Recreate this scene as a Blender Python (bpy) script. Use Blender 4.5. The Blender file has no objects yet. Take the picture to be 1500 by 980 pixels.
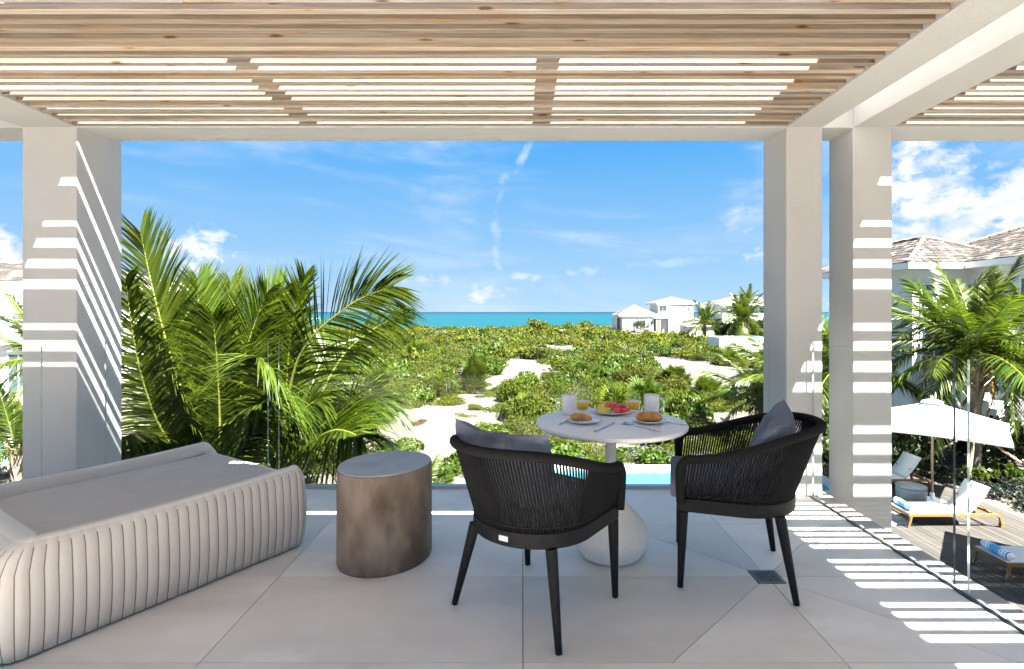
import bpy, bmesh, math, random
import numpy as np
from mathutils import Vector, Matrix

sc = bpy.context.scene
COL = sc.collection
R = math.radians
PI = math.pi
F, VX, VY, CH = 780.0, 766.0, 457.0, 1.35      # focal length (photo pixels), vanishing point, eye height
LX, LY = -0.41, 0.57                            # sunlight travel per metre of fall


def at(px, py, d):
    """World point seen at photo pixel (px, py) at distance d."""
    return Vector(((px - VX) * d / F, d, CH + (VY - py) * d / F))


# ------------------------------------------------------------------ camera
cam = bpy.data.cameras.new("camera")
cam.sensor_fit = 'HORIZONTAL'
cam.sensor_width = 36.0
cam.lens = F / 1500 * 36.0
cam.shift_x = -(VX - 750) / 1500
cam.shift_y = -(490 - VY) / 1500
cam.clip_start = 0.05
cam.clip_end = 60000
camo = bpy.data.objects.new("camera", cam)
COL.objects.link(camo)
camo.location = (0, 0, CH)
camo.rotation_euler = (R(90), 0, 0)
sc.camera = camo

# ------------------------------------------------------------------ world and sun
SUN_EL = math.atan2(1.0, math.hypot(LX, LY))
SUN_AZ = math.atan2(-LX, -LY)
world = bpy.data.worlds.new("World")
sc.world = world
world.use_nodes = True
wn = world.node_tree
wn.nodes.clear()


class NB:
    """Tiny node-graph builder."""
    def __init__(self, nt):
        self.nt = nt

    def new(self, kind, **kw):
        n = self.nt.nodes.new(kind)
        for k, v in kw.items():
            setattr(n, k, v)
        return n

    def put(self, sock, v):
        if isinstance(v, bpy.types.NodeSocket):
            self.nt.links.new(v, sock)
        elif v is not None:
            sock.default_value = v

    def m(self, op, a, b=None, c=None, clamp=False):
        n = self.new('ShaderNodeMath', operation=op, use_clamp=clamp)
        self.put(n.inputs[0], a)
        if b is not None:
            self.put(n.inputs[1], b)
        if c is not None:
            self.put(n.inputs[2], c)
        return n.outputs[0]

    def mix(self, f, a, b, blend='MIX'):
        n = self.new('ShaderNodeMix', data_type='RGBA', blend_type=blend)
        self.put(n.inputs[0], f)
        for s, v in ((n.inputs[6], a), (n.inputs[7], b)):
            if isinstance(v, (tuple, list)):
                v = tuple(v) + (1,) if len(v) == 3 else v
            self.put(s, v)
        return n.outputs[2]

    def noise(self, vec, scale, detail=4, rough=.55, dist=0):
        n = self.new('ShaderNodeTexNoise')
        self.put(n.inputs['Vector'], vec)
        n.inputs['Scale'].default_value = scale
        n.inputs['Detail'].default_value = detail
        n.inputs['Roughness'].default_value = rough
        n.inputs['Distortion'].default_value = dist
        return n.outputs['Fac']

    def ss(self, v, lo, hi, a=0.0, b=1.0):
        n = self.new('ShaderNodeMapRange', interpolation_type='SMOOTHSTEP')
        self.put(n.inputs[0], v)
        n.inputs[1].default_value = lo
        n.inputs[2].default_value = hi
        n.inputs[3].default_value = a
        n.inputs[4].default_value = b
        return n.outputs[0]

    def comb(self, x, y, z):
        n = self.new('ShaderNodeCombineXYZ')
        for i, v in enumerate((x, y, z)):
            self.put(n.inputs[i], v)
        return n.outputs[0]


w = NB(wn)
sky = w.new('ShaderNodeTexSky', sky_type='NISHITA')
sky.sun_disc = False
sky.sun_elevation = SUN_EL
sky.sun_rotation = SUN_AZ
sky.air_density = 1.0
sky.dust_density = 0.0
sky.ozone_density = 2.0
gen = w.new('ShaderNodeTexCoord').outputs['Generated']
sx = w.new('ShaderNodeSeparateXYZ')
wn.links.new(gen, sx.inputs[0])
AZ = w.m('ARCTAN2', sx.outputs[0], sx.outputs[1])
EL = w.m('ARCSINE', sx.outputs[2])
cumn = w.m('MULTIPLY', w.m('SUBTRACT', w.noise(w.comb(w.m('MULTIPLY', AZ, 1.0), w.m('MULTIPLY', EL, 1.4), 3.1), 30, 9, .60, .25), .5), 2.6)
wisp = w.noise(w.comb(w.m('MULTIPLY', AZ, 1.0), w.m('ADD', w.m('MULTIPLY', EL, 4.5), w.m('MULTIPLY', AZ, .25)), 7.7), 3.4, 5, .52, .8)


def sky_pos(px, py):
    dx = (px - VX) / F
    return math.atan(dx), math.atan2((VY - py) / F, math.hypot(1, dx))


def blob(px, py, wx, wy, k=1.0, lo=.45, hi=.75, slope=0.0):
    """One cloud bank centred in the direction (px, py), half sizes in photo pixels."""
    a0, e0 = sky_pos(px, py)
    ca = math.cos(a0)
    wa, we = wx / F * ca * ca, wy / F * ca
    da = w.m('SUBTRACT', AZ, a0)
    de = w.m('SUBTRACT', EL, e0)
    if slope:
        da = w.m('ADD', da, w.m('MULTIPLY', de, slope))
    r2 = w.m('ADD', w.m('POWER', w.m('DIVIDE', da, wa), 2.0), w.m('POWER', w.m('DIVIDE', de, we), 2.0))
    fall = w.m('SUBTRACT', 1.0, r2)
    dens = w.m('ADD', w.m('MULTIPLY', fall, .55), cumn)
    return w.m('MULTIPLY', w.ss(dens, lo - .40, hi + .05), w.m('MULTIPLY', w.ss(fall, -1.1, .25), k))


cloud_spots = [
    (1345, 262, 85, 72, 1.0, .30, .56), (1440, 318, 150, 66, 1.0, .30, .60), (1350, 340, 110, 62, .85, .25, .66), (1520, 300, 95, 66, .95, .30, .6),
    (287, 366, 62, 40, .95, .38, .64), (0, 372, 62, 42, 1.0, .36, .62), (1080, 322, 45, 26, .45, .45, .8),
    (1108, 372, 22, 12, .8, .42, .7), (645, 410, 60, 10, .4, .4, .75), (715, 430, 46, 16, .75, .42, .7),
    (770, 405, 26, 8, .55, .4, .7), (860, 398, 30, 8, .5, .4, .7),
]
cm = None
for sp in cloud_spots:
    b = blob(*sp)
    cm = b if cm is None else w.m('MAXIMUM', cm, b)
for sp in [(766, 232, 9, 26, .5, .3, .8, -.5), (738, 260, 9, 12, .38, .3, .8, -.5), (731, 290, 6, 20, .25, .3, .8, -.3), (726, 335, 8, 40, .30, .3, .8, .05), (727, 376, 8, 26, .42, .3, .8, .2), (985, 384, 60, 8, .25, .3, .7, -2.5)]:
    cm = w.m('MAXIMUM', cm, blob(*sp))
cirrus = w.m('MULTIPLY', w.ss(wisp, .42, .86), .46)
cm = w.m('MAXIMUM', cm, cirrus)
blue = w.mix(1.0, sky.outputs[0], (.22, .40, .455), 'MULTIPLY')
low = w.mix(w.m('POWER', w.m('DIVIDE', w.m('MAXIMUM', EL, 0.0), .335, clamp=True), .85), (.88, 1.32, 1.72), (.12, .735, 1.64))
skyc = w.mix(w.ss(EL, .32, .80), low, blue)
CLOUD_V = 1.95
shade = w.ss(w.noise(w.comb(AZ, w.m('MULTIPLY', EL, 1.6), 9.4), 22, 5), .40, .66)
final = w.mix(cm, skyc, w.mix(shade, (CLOUD_V * .97, CLOUD_V * .98, CLOUD_V), (CLOUD_V * .66, CLOUD_V * .76, CLOUD_V * .93)))
bg = w.new('ShaderNodeBackground')
bg.inputs['Strength'].default_value = 0.05
wn.links.new(final, bg.inputs['Color'])
wo = w.new('ShaderNodeOutputWorld')
wn.links.new(bg.outputs[0], wo.inputs['Surface'])

sl = bpy.data.lights.new("sun", 'SUN')
sl.energy = 5.0
sl.angle = R(0.45)
sl.color = (1.0, .955, .89)
so = bpy.data.objects.new("sun", sl)
COL.objects.link(so)
so.rotation_euler = Vector((LX, LY, -1)).to_track_quat('-Z', 'Y').to_euler()
so.location = (8, -10, 20)

sc.view_settings.view_transform = 'Standard'
sc.view_settings.look = 'None'
sc.view_settings.exposure = 3.55
sc.view_settings.gamma = 1.0
sc.view_settings.use_curve_mapping = False
sc.cycles.max_bounces = 10
sc.cycles.diffuse_bounces = 5
sc.cycles.transparent_max_bounces = 24
sc.cycles.caustics_reflective = False
sc.cycles.caustics_refractive = False
sc.cycles.sample_clamp_indirect = 6
sc.cycles.use_denoising = True


# ------------------------------------------------------------------ materials
def material(name, c1, c2=None, scale=8.0, rough=.6, bump=0.0, bscale=None, spec=.4, metal=0.0, stretch=(1, 1, 1), detail=5, lo=.35, hi=.68,
             vary=0.0, coat=0.0, trans=0.0, c3=None, c3scale=2.0, world_space=False):
    m = bpy.data.materials.new(name)
    m.use_nodes = True
    nt = m.node_tree
    nt.nodes.clear()
    g = NB(nt)
    out = g.new('ShaderNodeOutputMaterial')
    p = g.new('ShaderNodeBsdfPrincipled')
    p.inputs['Roughness'].default_value = rough
    p.inputs['Metallic'].default_value = metal
    p.inputs['Specular IOR Level'].default_value = spec
    p.inputs['Coat Weight'].default_value = coat
    tc = g.new('ShaderNodeTexCoord')
    oi = g.new('ShaderNodeObjectInfo')
    va = g.new('ShaderNodeVectorMath', operation='ADD')
    if world_space:
        geo = g.new('ShaderNodeNewGeometry')
        nt.links.new(geo.outputs['Position'], va.inputs[0])
    else:
        nt.links.new(tc.outputs['Object'], va.inputs[0])
        nt.links.new(g.comb(g.m('MULTIPLY', oi.outputs['Random'], 37.0), g.m('MULTIPLY', oi.outputs['Random'], 71.0), g.m('MULTIPLY', oi.outputs['Random'], 13.0)), va.inputs[1])
    mp = g.new('ShaderNodeMapping')
    mp.inputs['Scale'].default_value = stretch
    nt.links.new(va.outputs[0], mp.inputs[0])
    vec = mp.outputs[0]
    if c2 is None:
        c2 = tuple(x * .9 for x in c1)
    col = g.mix(g.ss(g.noise(vec, scale, detail), lo, hi), c1, c2)
    if c3 is not None:
        col = g.mix(g.ss(g.noise(vec, c3scale, 4), .52, .75), col, c3)
    if vary:
        hs = g.new('ShaderNodeHueSaturation')
        nt.links.new(col, hs.inputs['Color'])
        g.put(hs.inputs['Value'], g.ss(oi.outputs['Random'], 0, 1, 1 - vary, 1 + vary))
        g.put(hs.inputs['Hue'], g.ss(g.m('FRACT', g.m('MULTIPLY', oi.outputs['Random'], 7.13)), 0, 1, .5 - vary * .03, .5 + vary * .03))
        col = hs.outputs[0]
    nt.links.new(col, p.inputs['Base Color'])
    if bump:
        bn = g.new('ShaderNodeBump')
        bn.inputs['Strength'].default_value = bump
        bn.inputs['Distance'].default_value = .01
        nt.links.new(g.noise(vec, bscale or scale * 4, 6, .65), bn.inputs['Height'])
        nt.links.new(bn.outputs[0], p.inputs['Normal'])
    sh = p.outputs[0]
    if trans:
        tr = g.new('ShaderNodeBsdfTranslucent')
        nt.links.new(col, tr.inputs['Color'])
        mx = g.new('ShaderNodeMixShader')
        mx.inputs[0].default_value = trans
        nt.links.new(sh, mx.inputs[1])
        nt.links.new(tr.outputs[0], mx.inputs[2])
        sh = mx.outputs[0]
    nt.links.new(sh, out.inputs['Surface'])
    m['p'] = p.name
    return m


def leaf_material(name, ca, cb, trans=.35, rough=.45, spec=.35, vary=.25):
    """Foliage: the mesh attribute 'tint' (one value per leaf) runs between two leaf colours."""
    m = bpy.data.materials.new(name)
    m.use_nodes = True
    nt = m.node_tree
    nt.nodes.clear()
    g = NB(nt)
    out = g.new('ShaderNodeOutputMaterial')
    at_ = g.new('ShaderNodeAttribute', attribute_name='tint')
    oi = g.new('ShaderNodeObjectInfo')
    col = g.mix(at_.outputs['Fac'], ca, cb)
    hs = g.new('ShaderNodeHueSaturation')
    nt.links.new(col, hs.inputs['Color'])
    g.put(hs.inputs['Value'], g.ss(oi.outputs['Random'], 0, 1, 1 - vary, 1 + vary))
    g.put(hs.inputs['Hue'], g.ss(g.m('FRACT', g.m('MULTIPLY', oi.outputs['Random'], 9.7)), 0, 1, .5 - vary * .08, .5 + vary * .06))
    p = g.new('ShaderNodeBsdfPrincipled')
    p.inputs['Roughness'].default_value = rough
    p.inputs['Specular IOR Level'].default_value = spec
    nt.links.new(hs.outputs[0], p.inputs['Base Color'])
    tr = g.new('ShaderNodeBsdfTranslucent')
    warm = g.mix(.5, hs.outputs[0], (1.0, .95, .30), 'MULTIPLY')
    nt.links.new(g.mix(1.0, warm, (1.6, 1.6, 1.2), 'MULTIPLY'), tr.inputs['Color'])
    mx = g.new('ShaderNodeMixShader')
    mx.inputs[0].default_value = trans
    nt.links.new(p.outputs[0], mx.inputs[1])
    nt.links.new(tr.outputs[0], mx.inputs[2])
    nt.links.new(mx.outputs[0], out.inputs['Surface'])
    return m


def glass_material(name, tint, ior=1.5, gloss=1.0):
    m = bpy.data.materials.new(name)
    m.use_nodes = True
    nt = m.node_tree
    nt.nodes.clear()
    g = NB(nt)
    out = g.new('ShaderNodeOutputMaterial')
    tr = g.new('ShaderNodeBsdfTransparent')
    tr.inputs[0].default_value = tint + (1,)
    gl = g.new('ShaderNodeBsdfGlossy')
    gl.inputs['Roughness'].default_value = 0.0
    geo = g.new('ShaderNodeNewGeometry')
    dt = g.new('ShaderNodeVectorMath', operation='DOT_PRODUCT')
    nt.links.new(geo.outputs['Incoming'], dt.inputs[0])
    nt.links.new(geo.outputs['Normal'], dt.inputs[1])
    f0 = ((ior - 1) / (ior + 1)) ** 2
    fres = g.m('ADD', g.m('MULTIPLY', g.m('POWER', g.m('SUBTRACT', 1.0, g.m('ABSOLUTE', dt.outputs['Value']), clamp=True), 5.0), 1 - f0), f0)
    mx = g.new('ShaderNodeMixShader')
    nt.links.new(g.m('MULTIPLY', fres, gloss), mx.inputs[0])
    nt.links.new(tr.outputs[0], mx.inputs[1])
    nt.links.new(gl.outputs[0], mx.inputs[2])
    nt.links.new(mx.outputs[0], out.inputs['Surface'])
    return m


def wood_slat_material(name, pale, deep, knotc=(.07, .04, .02)):
    m = bpy.data.materials.new(name)
    m.use_nodes = True
    nt = m.node_tree
    nt.nodes.clear()
    g = NB(nt)
    out = g.new('ShaderNodeOutputMaterial')
    p = g.new('ShaderNodeBsdfPrincipled')
    p.inputs['Roughness'].default_value = .75
    p.inputs['Specular IOR Level'].default_value = .2
    tc = g.new('ShaderNodeTexCoord')
    oi = g.new('ShaderNodeObjectInfo')
    va = g.new('ShaderNodeVectorMath', operation='ADD')
    nt.links.new(tc.outputs['Object'], va.inputs[0])
    nt.links.new(g.comb(g.m('MULTIPLY', oi.outputs['Random'], 91.0), g.m('MULTIPLY', oi.outputs['Random'], 17.0), g.m('MULTIPLY', oi.outputs['Random'], 29.0)), va.inputs[1])

    def mapped(s):
        mp = g.new('ShaderNodeMapping')
        mp.inputs['Scale'].default_value = s
        nt.links.new(va.outputs[0], mp.inputs[0])
        return mp.outputs[0]
    col = g.mix(g.ss(g.noise(mapped((.8, 22, 22)), 3.0, 6, .6, .6), .35, .7), pale, deep)
    col = g.mix(g.m('MULTIPLY', g.ss(g.noise(mapped((.7, 5, 5)), 1.6, 4, .6, 1.2), .56, .70), .5), col, (.34, .19, .075))
    col = g.mix(g.m('MULTIPLY', g.ss(g.noise(mapped((.25, 1, 1)), 2.2, 3), .45, .7), .35), col, (.44, .39, .33))
    vo = g.new('ShaderNodeTexVoronoi')
    vo.inputs['Scale'].default_value = 1.0
    vo.inputs['Randomness'].default_value = 1.0
    nt.links.new(mapped((2.9, 12, 12)), vo.inputs['Vector'])
    kn = g.ss(g.m('ADD', vo.outputs['Distance'], g.m('MULTIPLY', g.noise(mapped((30, 60, 60)), 1.5, 2), .08)), .18, .10)
    halo = g.ss(vo.outputs['Distance'], .34, .12)
    col = g.mix(g.m('MULTIPLY', halo, .35), col, (.36, .19, .08))
    col = g.mix(g.m('MULTIPLY', kn, .9), col, knotc)
    hs = g.new('ShaderNodeHueSaturation')
    nt.links.new(col, hs.inputs['Color'])
    g.put(hs.inputs['Value'], g.ss(oi.outputs['Random'], 0, 1, .66, 1.18))
    g.put(hs.inputs['Saturation'], g.ss(g.m('FRACT', g.m('MULTIPLY', oi.outputs['Random'], 5.7)), 0, 1, .72, 1.08))
    nt.links.new(hs.outputs[0], p.inputs['Base Color'])
    bn = g.new('ShaderNodeBump')
    bn.inputs['Strength'].default_value = .25
    bn.inputs['Distance'].default_value = .004
    nt.links.new(g.noise(mapped((3, 90, 90)), 2.0, 5), bn.inputs['Height'])
    nt.links.new(bn.outputs[0], p.inputs['Normal'])
    nt.links.new(p.outputs[0], out.inputs['Surface'])
    return m


def stripe_material(name, axis, spec, base=(.82, .83, .85), rough=.9):
    """Towel print: flat coloured bands along one object axis; spec = [(lo, hi, colour)]."""
    m = bpy.data.materials.new(name)
    m.use_nodes = True
    nt = m.node_tree
    nt.nodes.clear()
    g = NB(nt)
    out = g.new('ShaderNodeOutputMaterial')
    p = g.new('ShaderNodeBsdfPrincipled')
    p.inputs['Roughness'].default_value = rough
    tc = g.new('ShaderNodeTexCoord')
    s = g.new('ShaderNodeSeparateXYZ')
    nt.links.new(tc.outputs['Object'], s.inputs[0])
    v = s.outputs[axis]
    col = base
    for lo, hi, c in spec:
        f = g.m('MULTIPLY', g.m('GREATER_THAN', v, lo), g.m('LESS_THAN', v, hi))
        col = g.mix(f, col, c)
    nt.links.new(col, p.inputs['Base Color'])
    bn = g.new('ShaderNodeBump')
    bn.inputs['Strength'].default_value = .5
    bn.inputs['Distance'].default_value = .01
    nt.links.new(g.noise(tc.outputs['Object'], 120, 3), bn.inputs['Height'])
    nt.links.new(bn.outputs[0], p.inputs['Normal'])
    nt.links.new(p.outputs[0], out.inputs['Surface'])
    return m


M = {}
M['stucco'] = material('white_stucco', (.468, .464, .456), (.438, .434, .426), 110.0, .85, .6, 220, .2, c3=(.425, .42, .412), c3scale=.9, world_space=True)
M['tile'] = material('porcelain_tile', (.82, .762, .695), (.735, .677, .61), 2.2, .5, .06, 60, .35, vary=.08, c3=(.85, .80, .735), c3scale=1.9, stretch=(1, 1.7, 1), detail=8)
M['grout'] = material('grout', (.43, .395, .36), rough=.9)
M['slat'] = wood_slat_material('pine_slat', (0.3696, 0.3069, 0.2310), (0.2508, 0.1815, 0.1188))
M['slat_shaded'] = wood_slat_material('shaded_slat_side', (.245, .195, .15), (.16, .115, .082))  # darker slat wood: shade between the slats put into the colour
M['rafter'] = wood_slat_material('pine_rafter', (.30, .23, .16), (.2, .14, .09))
M['glass'] = glass_material('clear_glass', (.980, .992, .987), 1.5, .07)
M['glass_edge'] = material('green_glass_edge', (.20, .28, .27), (.27, .36, .35), 6, .4, spec=.3)
M['glass_edge_dark'] = material('dark_glass_edge', (.008, .014, .02), (.012, .022, .028), 6, .4, spec=.3)
M['alu'] = material('brushed_aluminium', (.50, .52, .54), (.42, .44, .46), 30, .35, metal=.7)
M['black'] = material('black_powder_coat', (.009, .009, .010), (.013, .013, .014), 40, .6, .1, 300, .15)
M['rope'] = material('black_rope', (.009, .009, .010), (.017, .017, .018), 260, .9, .4, 500, .12)
M['slate'] = material('slate_cushion_fabric', (0.1522, 0.1711, 0.2146), (0.1958, 0.2146, 0.2610), 420, .92, .5, 600, .15, c3=(.09, .10, .125), c3scale=5)
M['daybed'] = material('greige_outdoor_fabric', (0.6020, 0.5655, 0.5206), (0.5160, 0.4785, 0.4361), 420, .95, .55, 620, .12, c3=(.62, .585, .545), c3scale=4)
M['seam'] = material('dark_seam_thread', (.15, .13, .11), (.19, .165, .14), 300, .95)
M['seam_top'] = material('cushion_seam', (.20, .18, .16), (.25, .225, .20), 300, .95)
M['piping'] = material('pale_piping_fabric', (0.6840, 0.6480, 0.5940), (0.6300, 0.5940, 0.5400), 400, .95, .4, 600, .12)
M['concrete'] = material('brown_grey_concrete', (.15, .11, .082), (.25, .20, .16), 6, .72, .25, 60, .2, c3=(.085, .063, .048), c3scale=4.2, stretch=(1, 1, .5), detail=9)
M['concrete_top'] = material('grey_concrete_top', (.40, .40, .41), (.32, .32, .325), 7, .5, .05, 60, .45, c3=(.45, .45, .455), c3scale=2.4)
M['table'] = material('pale_terrazzo_tabletop', (.80, .785, .765), (.74, .725, .71), 60, .45, .05, 200, .35)
M['table_base'] = material('white_cast_stone', (.78, .755, .72), (.68, .655, .62), 150, .85, .5, 260, .2)
M['ceramic'] = material('white_glazed_ceramic', (.80, .80, .80), (.78, .78, .78), 5, .18, spec=.5)
M['steel'] = material('polished_steel', (.72, .74, .78), (.6, .62, .66), 20, .2, metal=1.0)
M['juice'] = material('orange_juice', (1.0, .60, .015), (1.0, .55, .01), 10, .3)
M['froth'] = material('juice_froth', (.92, .80, .50), (.9, .74, .42), 60, .6)
M['tumbler'] = glass_material('tumbler_glass', (.99, .995, .99), 1.5, .7)
M['croissant'] = material('baked_pastry', (.62, .30, .07), (.36, .14, .03), 26, .5, .6, 70, .35, detail=7, c3=(.70, .42, .14), c3scale=14)
M['melon'] = material('yellow_melon', (.80, .60, .10), (.74, .66, .20), 26, .35, .2, 60, .5)
M['orange'] = material('orange_papaya', (.85, .36, .08), (.80, .45, .14), 24, .35, .2, 60, .5)
M['watermelon'] = material('red_watermelon', (.72, .06, .06), (.78, .14, .12), 30, .35, .3, 70, .5)
M['drain'] = material('dull_steel_drain', (.12, .14, .14), (.18, .2, .2), 60, .4, metal=.5)
M['drain_dark'] = material('drain_slot', (.02, .022, .022), rough=.9)
M['tag'] = material('pale_metal_tag', (.62, .62, .60), (.5, .5, .5), 40, .4)
M['sand'] = material('coral_sand', (0.1053, 0.0953, 0.0806), (0.0896, 0.0795, 0.0660), .9, .95, .6, 7, .1, c3=(.12, .10, .08), c3scale=.33, detail=10, world_space=True)
M['deck'] = material('weathered_deck_board', (0.0513, 0.0467, 0.0420), (0.0385, 0.0345, 0.0303), 4, .8, .3, 30, .2, stretch=(18, .6, 18), vary=.16)
M['teak'] = material('oiled_teak', (0.1783, 0.0969, 0.0387), (0.1395, 0.0698, 0.0271), 8, .5, .15, 60, .3, stretch=(1, 6, 6))
M['teak_dark'] = material('pole_wood', (.30, .20, .12), (.24, .155, .09), 8, .5, .15, 60, .3, stretch=(6, 6, 1))
M['sling'] = material('white_sling_fabric', (0.5304, 0.5304, 0.5238), (0.5105, 0.5105, 0.5039), 200, .8, .2, 500, .2)
M['canopy'] = material('white_canopy_fabric', (0.4508, 0.4508, 0.4508), (0.4339, 0.4339, 0.4339), 9, .85, .15, 40, .2, trans=.25)
M['roof'] = material('weathered_roof_shingle', (0.0507, 0.0455, 0.0412), (0.0389, 0.0355, 0.0326), 3, .85, .5, 30, .15, vary=.16, c3=(.34, .26, .215), c3scale=1.2)
M['roof_grey'] = material('grey_roof_shingle', (0.0691, 0.0626, 0.0564), (0.0550, 0.0499, 0.0448), 3, .9, .5, 30, .1, c3=(.31, .275, .245), c3scale=.6)
M['ridge'] = material('ridge_shingle', (.25, .19, .16), (.33, .25, .2), 4, .85, .4, 20, .15)
M['house_white'] = material('white_house_render', (0.6826, 0.6826, 0.6738), (0.6477, 0.6477, 0.6389), 1.2, .85, .2, 60, .2)
M['fascia'] = material('white_painted_fascia', (.80, .80, .80), (.77, .77, .77), 4, .6)
M['window'] = material('dark_window_glass', (.05, .075, .09), (.09, .12, .14), 1.5, .08, spec=.7)
M['window_pale'] = material('curtained_window', (.07, .10, .12), (.13, .17, .19), 1.2, .15, spec=.6)
M['door_blue'] = material('pale_blue_door', (.50, .56, .62), (.46, .52, .58), 3, .5)
M['trunk'] = material('palm_trunk_bark', (.24, .195, .15), (.15, .115, .085), 9, .9, .8, 30, .1, stretch=(1, 1, 5))
M['twig'] = material('grey_twig', (.17, .135, .10), (.11, .085, .06), 20, .9)
M['brace'] = material('raw_timber_brace', (.36, .27, .19), (.27, .2, .135), 9, .8, .3, 50, .2, stretch=(9, 9, 1))
M['rachis'] = material('yellow_frond_stem', (.15, .16, .03), (.11, .13, .022), 9, .5)
M['frond'] = leaf_material('palm_leaflet', (0.0126, 0.0353, 0.0045), (0.0766, 0.1054, 0.0080), .34, .34, .4, .10)
M['frond_dry'] = leaf_material('dry_palm_leaflet', (.20, .12, .05), (.28, .18, .06), .25, .7, .2, .1)
M['leaf_scrub'] = leaf_material('scrub_leaf', (0.0155, 0.0286, 0.0026), (0.0692, 0.0838, 0.0060), .28, .6, .12, .2)
M['leaf_broad'] = leaf_material('broad_leaf', (0.0123, 0.0341, 0.0026), (0.0576, 0.0877, 0.0060), .30, .45, .22, .18)
M['leaf_olive'] = leaf_material('olive_leaf', (0.0231, 0.0325, 0.0069), (0.0678, 0.0812, 0.0154), .25, .7, .1, .2)
M['leaf_silver'] = leaf_material('silver_leaf', (0.0435, 0.0512, 0.0383), (0.0845, 0.0921, 0.0716), .2, .7, .2, .12)
M['leaf_rust'] = leaf_material('rust_leaf', (0.0332, 0.0166, 0.0051), (0.0614, 0.0307, 0.0077), .2, .7, .2, .12)
M['leaf_hedge'] = leaf_material('hedge_leaf', (0.0071, 0.0166, 0.0025), (0.0256, 0.0410, 0.0046), .30, .4, .4, .15)
M['leaf_blue'] = leaf_material('dark_groundcover_leaf', (0.0046, 0.0102, 0.0066), (0.0140, 0.0230, 0.0140), .2, .5, .3, .15)
M['lamp'] = material('bronze_lamp', (.06, .055, .05), (.09, .08, .07), 20, .5, metal=.4)
M['grey_side'] = material('grey_side_table', (.20, .21, .215), (.25, .26, .265), 9, .5)
M['stone'] = material('pale_pool_coping', (0.4950, 0.4875, 0.4650), (0.4500, 0.4387, 0.4200), 6, .7, .2, 40)


def water_material(name, near, far, y0, y1, rough, bump, bscale, spec, stretch=(1, 1, 1)):
    m = bpy.data.materials.new(name)
    m.use_nodes = True
    nt = m.node_tree
    nt.nodes.clear()
    g = NB(nt)
    out = g.new('ShaderNodeOutputMaterial')
    p = g.new('ShaderNodeBsdfPrincipled')
    p.inputs['Roughness'].default_value = rough
    p.inputs['Specular IOR Level'].default_value = spec
    geo = g.new('ShaderNodeNewGeometry')
    s = g.new('ShaderNodeSeparateXYZ')
    nt.links.new(geo.outputs['Position'], s.inputs[0])
    mp = g.new('ShaderNodeMapping')
    mp.inputs['Scale'].default_value = stretch
    nt.links.new(geo.outputs['Position'], mp.inputs[0])
    pat = g.noise(mp.outputs[0], bscale * .12, 4)
    yy = g.m('ADD', g.m('LOGARITHM', g.m('MAXIMUM', s.outputs[1], 1.0), 10.0), g.m('MULTIPLY', g.m('SUBTRACT', pat, .5), .35))
    col = g.mix(g.ss(yy, math.log10(y0), math.log10(y1)), near, far)
    nt.links.new(col, p.inputs['Base Color'])
    bn = g.new('ShaderNodeBump')
    bn.inputs['Strength'].default_value = bump
    bn.inputs['Distance'].default_value = .05
    nt.links.new(g.noise(mp.outputs[0], bscale, 4), bn.inputs['Height'])
    nt.links.new(bn.outputs[0], p.inputs['Normal'])
    nt.links.new(p.outputs[0], out.inputs['Surface'])
    return m


M['sea'] = water_material('turquoise_sea', (0.0007, 0.0376, 0.0460), (0.0004, 0.0068, 0.0266), 900, 9000, .35, .25, .08, .15, (.12, 1, 1))
M['pool'] = water_material('pool_water', (0.0387, 0.2016, 0.2326), (0.0387, 0.2016, 0.2326), 1, 5, .06, .25, 3.0, .5)
M['pool_deep'] = water_material('deep_pool_water', (0.0134, 0.1337, 0.2004), (0.0134, 0.1337, 0.2004), 1, 5, .06, .25, 3.0, .5)


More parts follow.
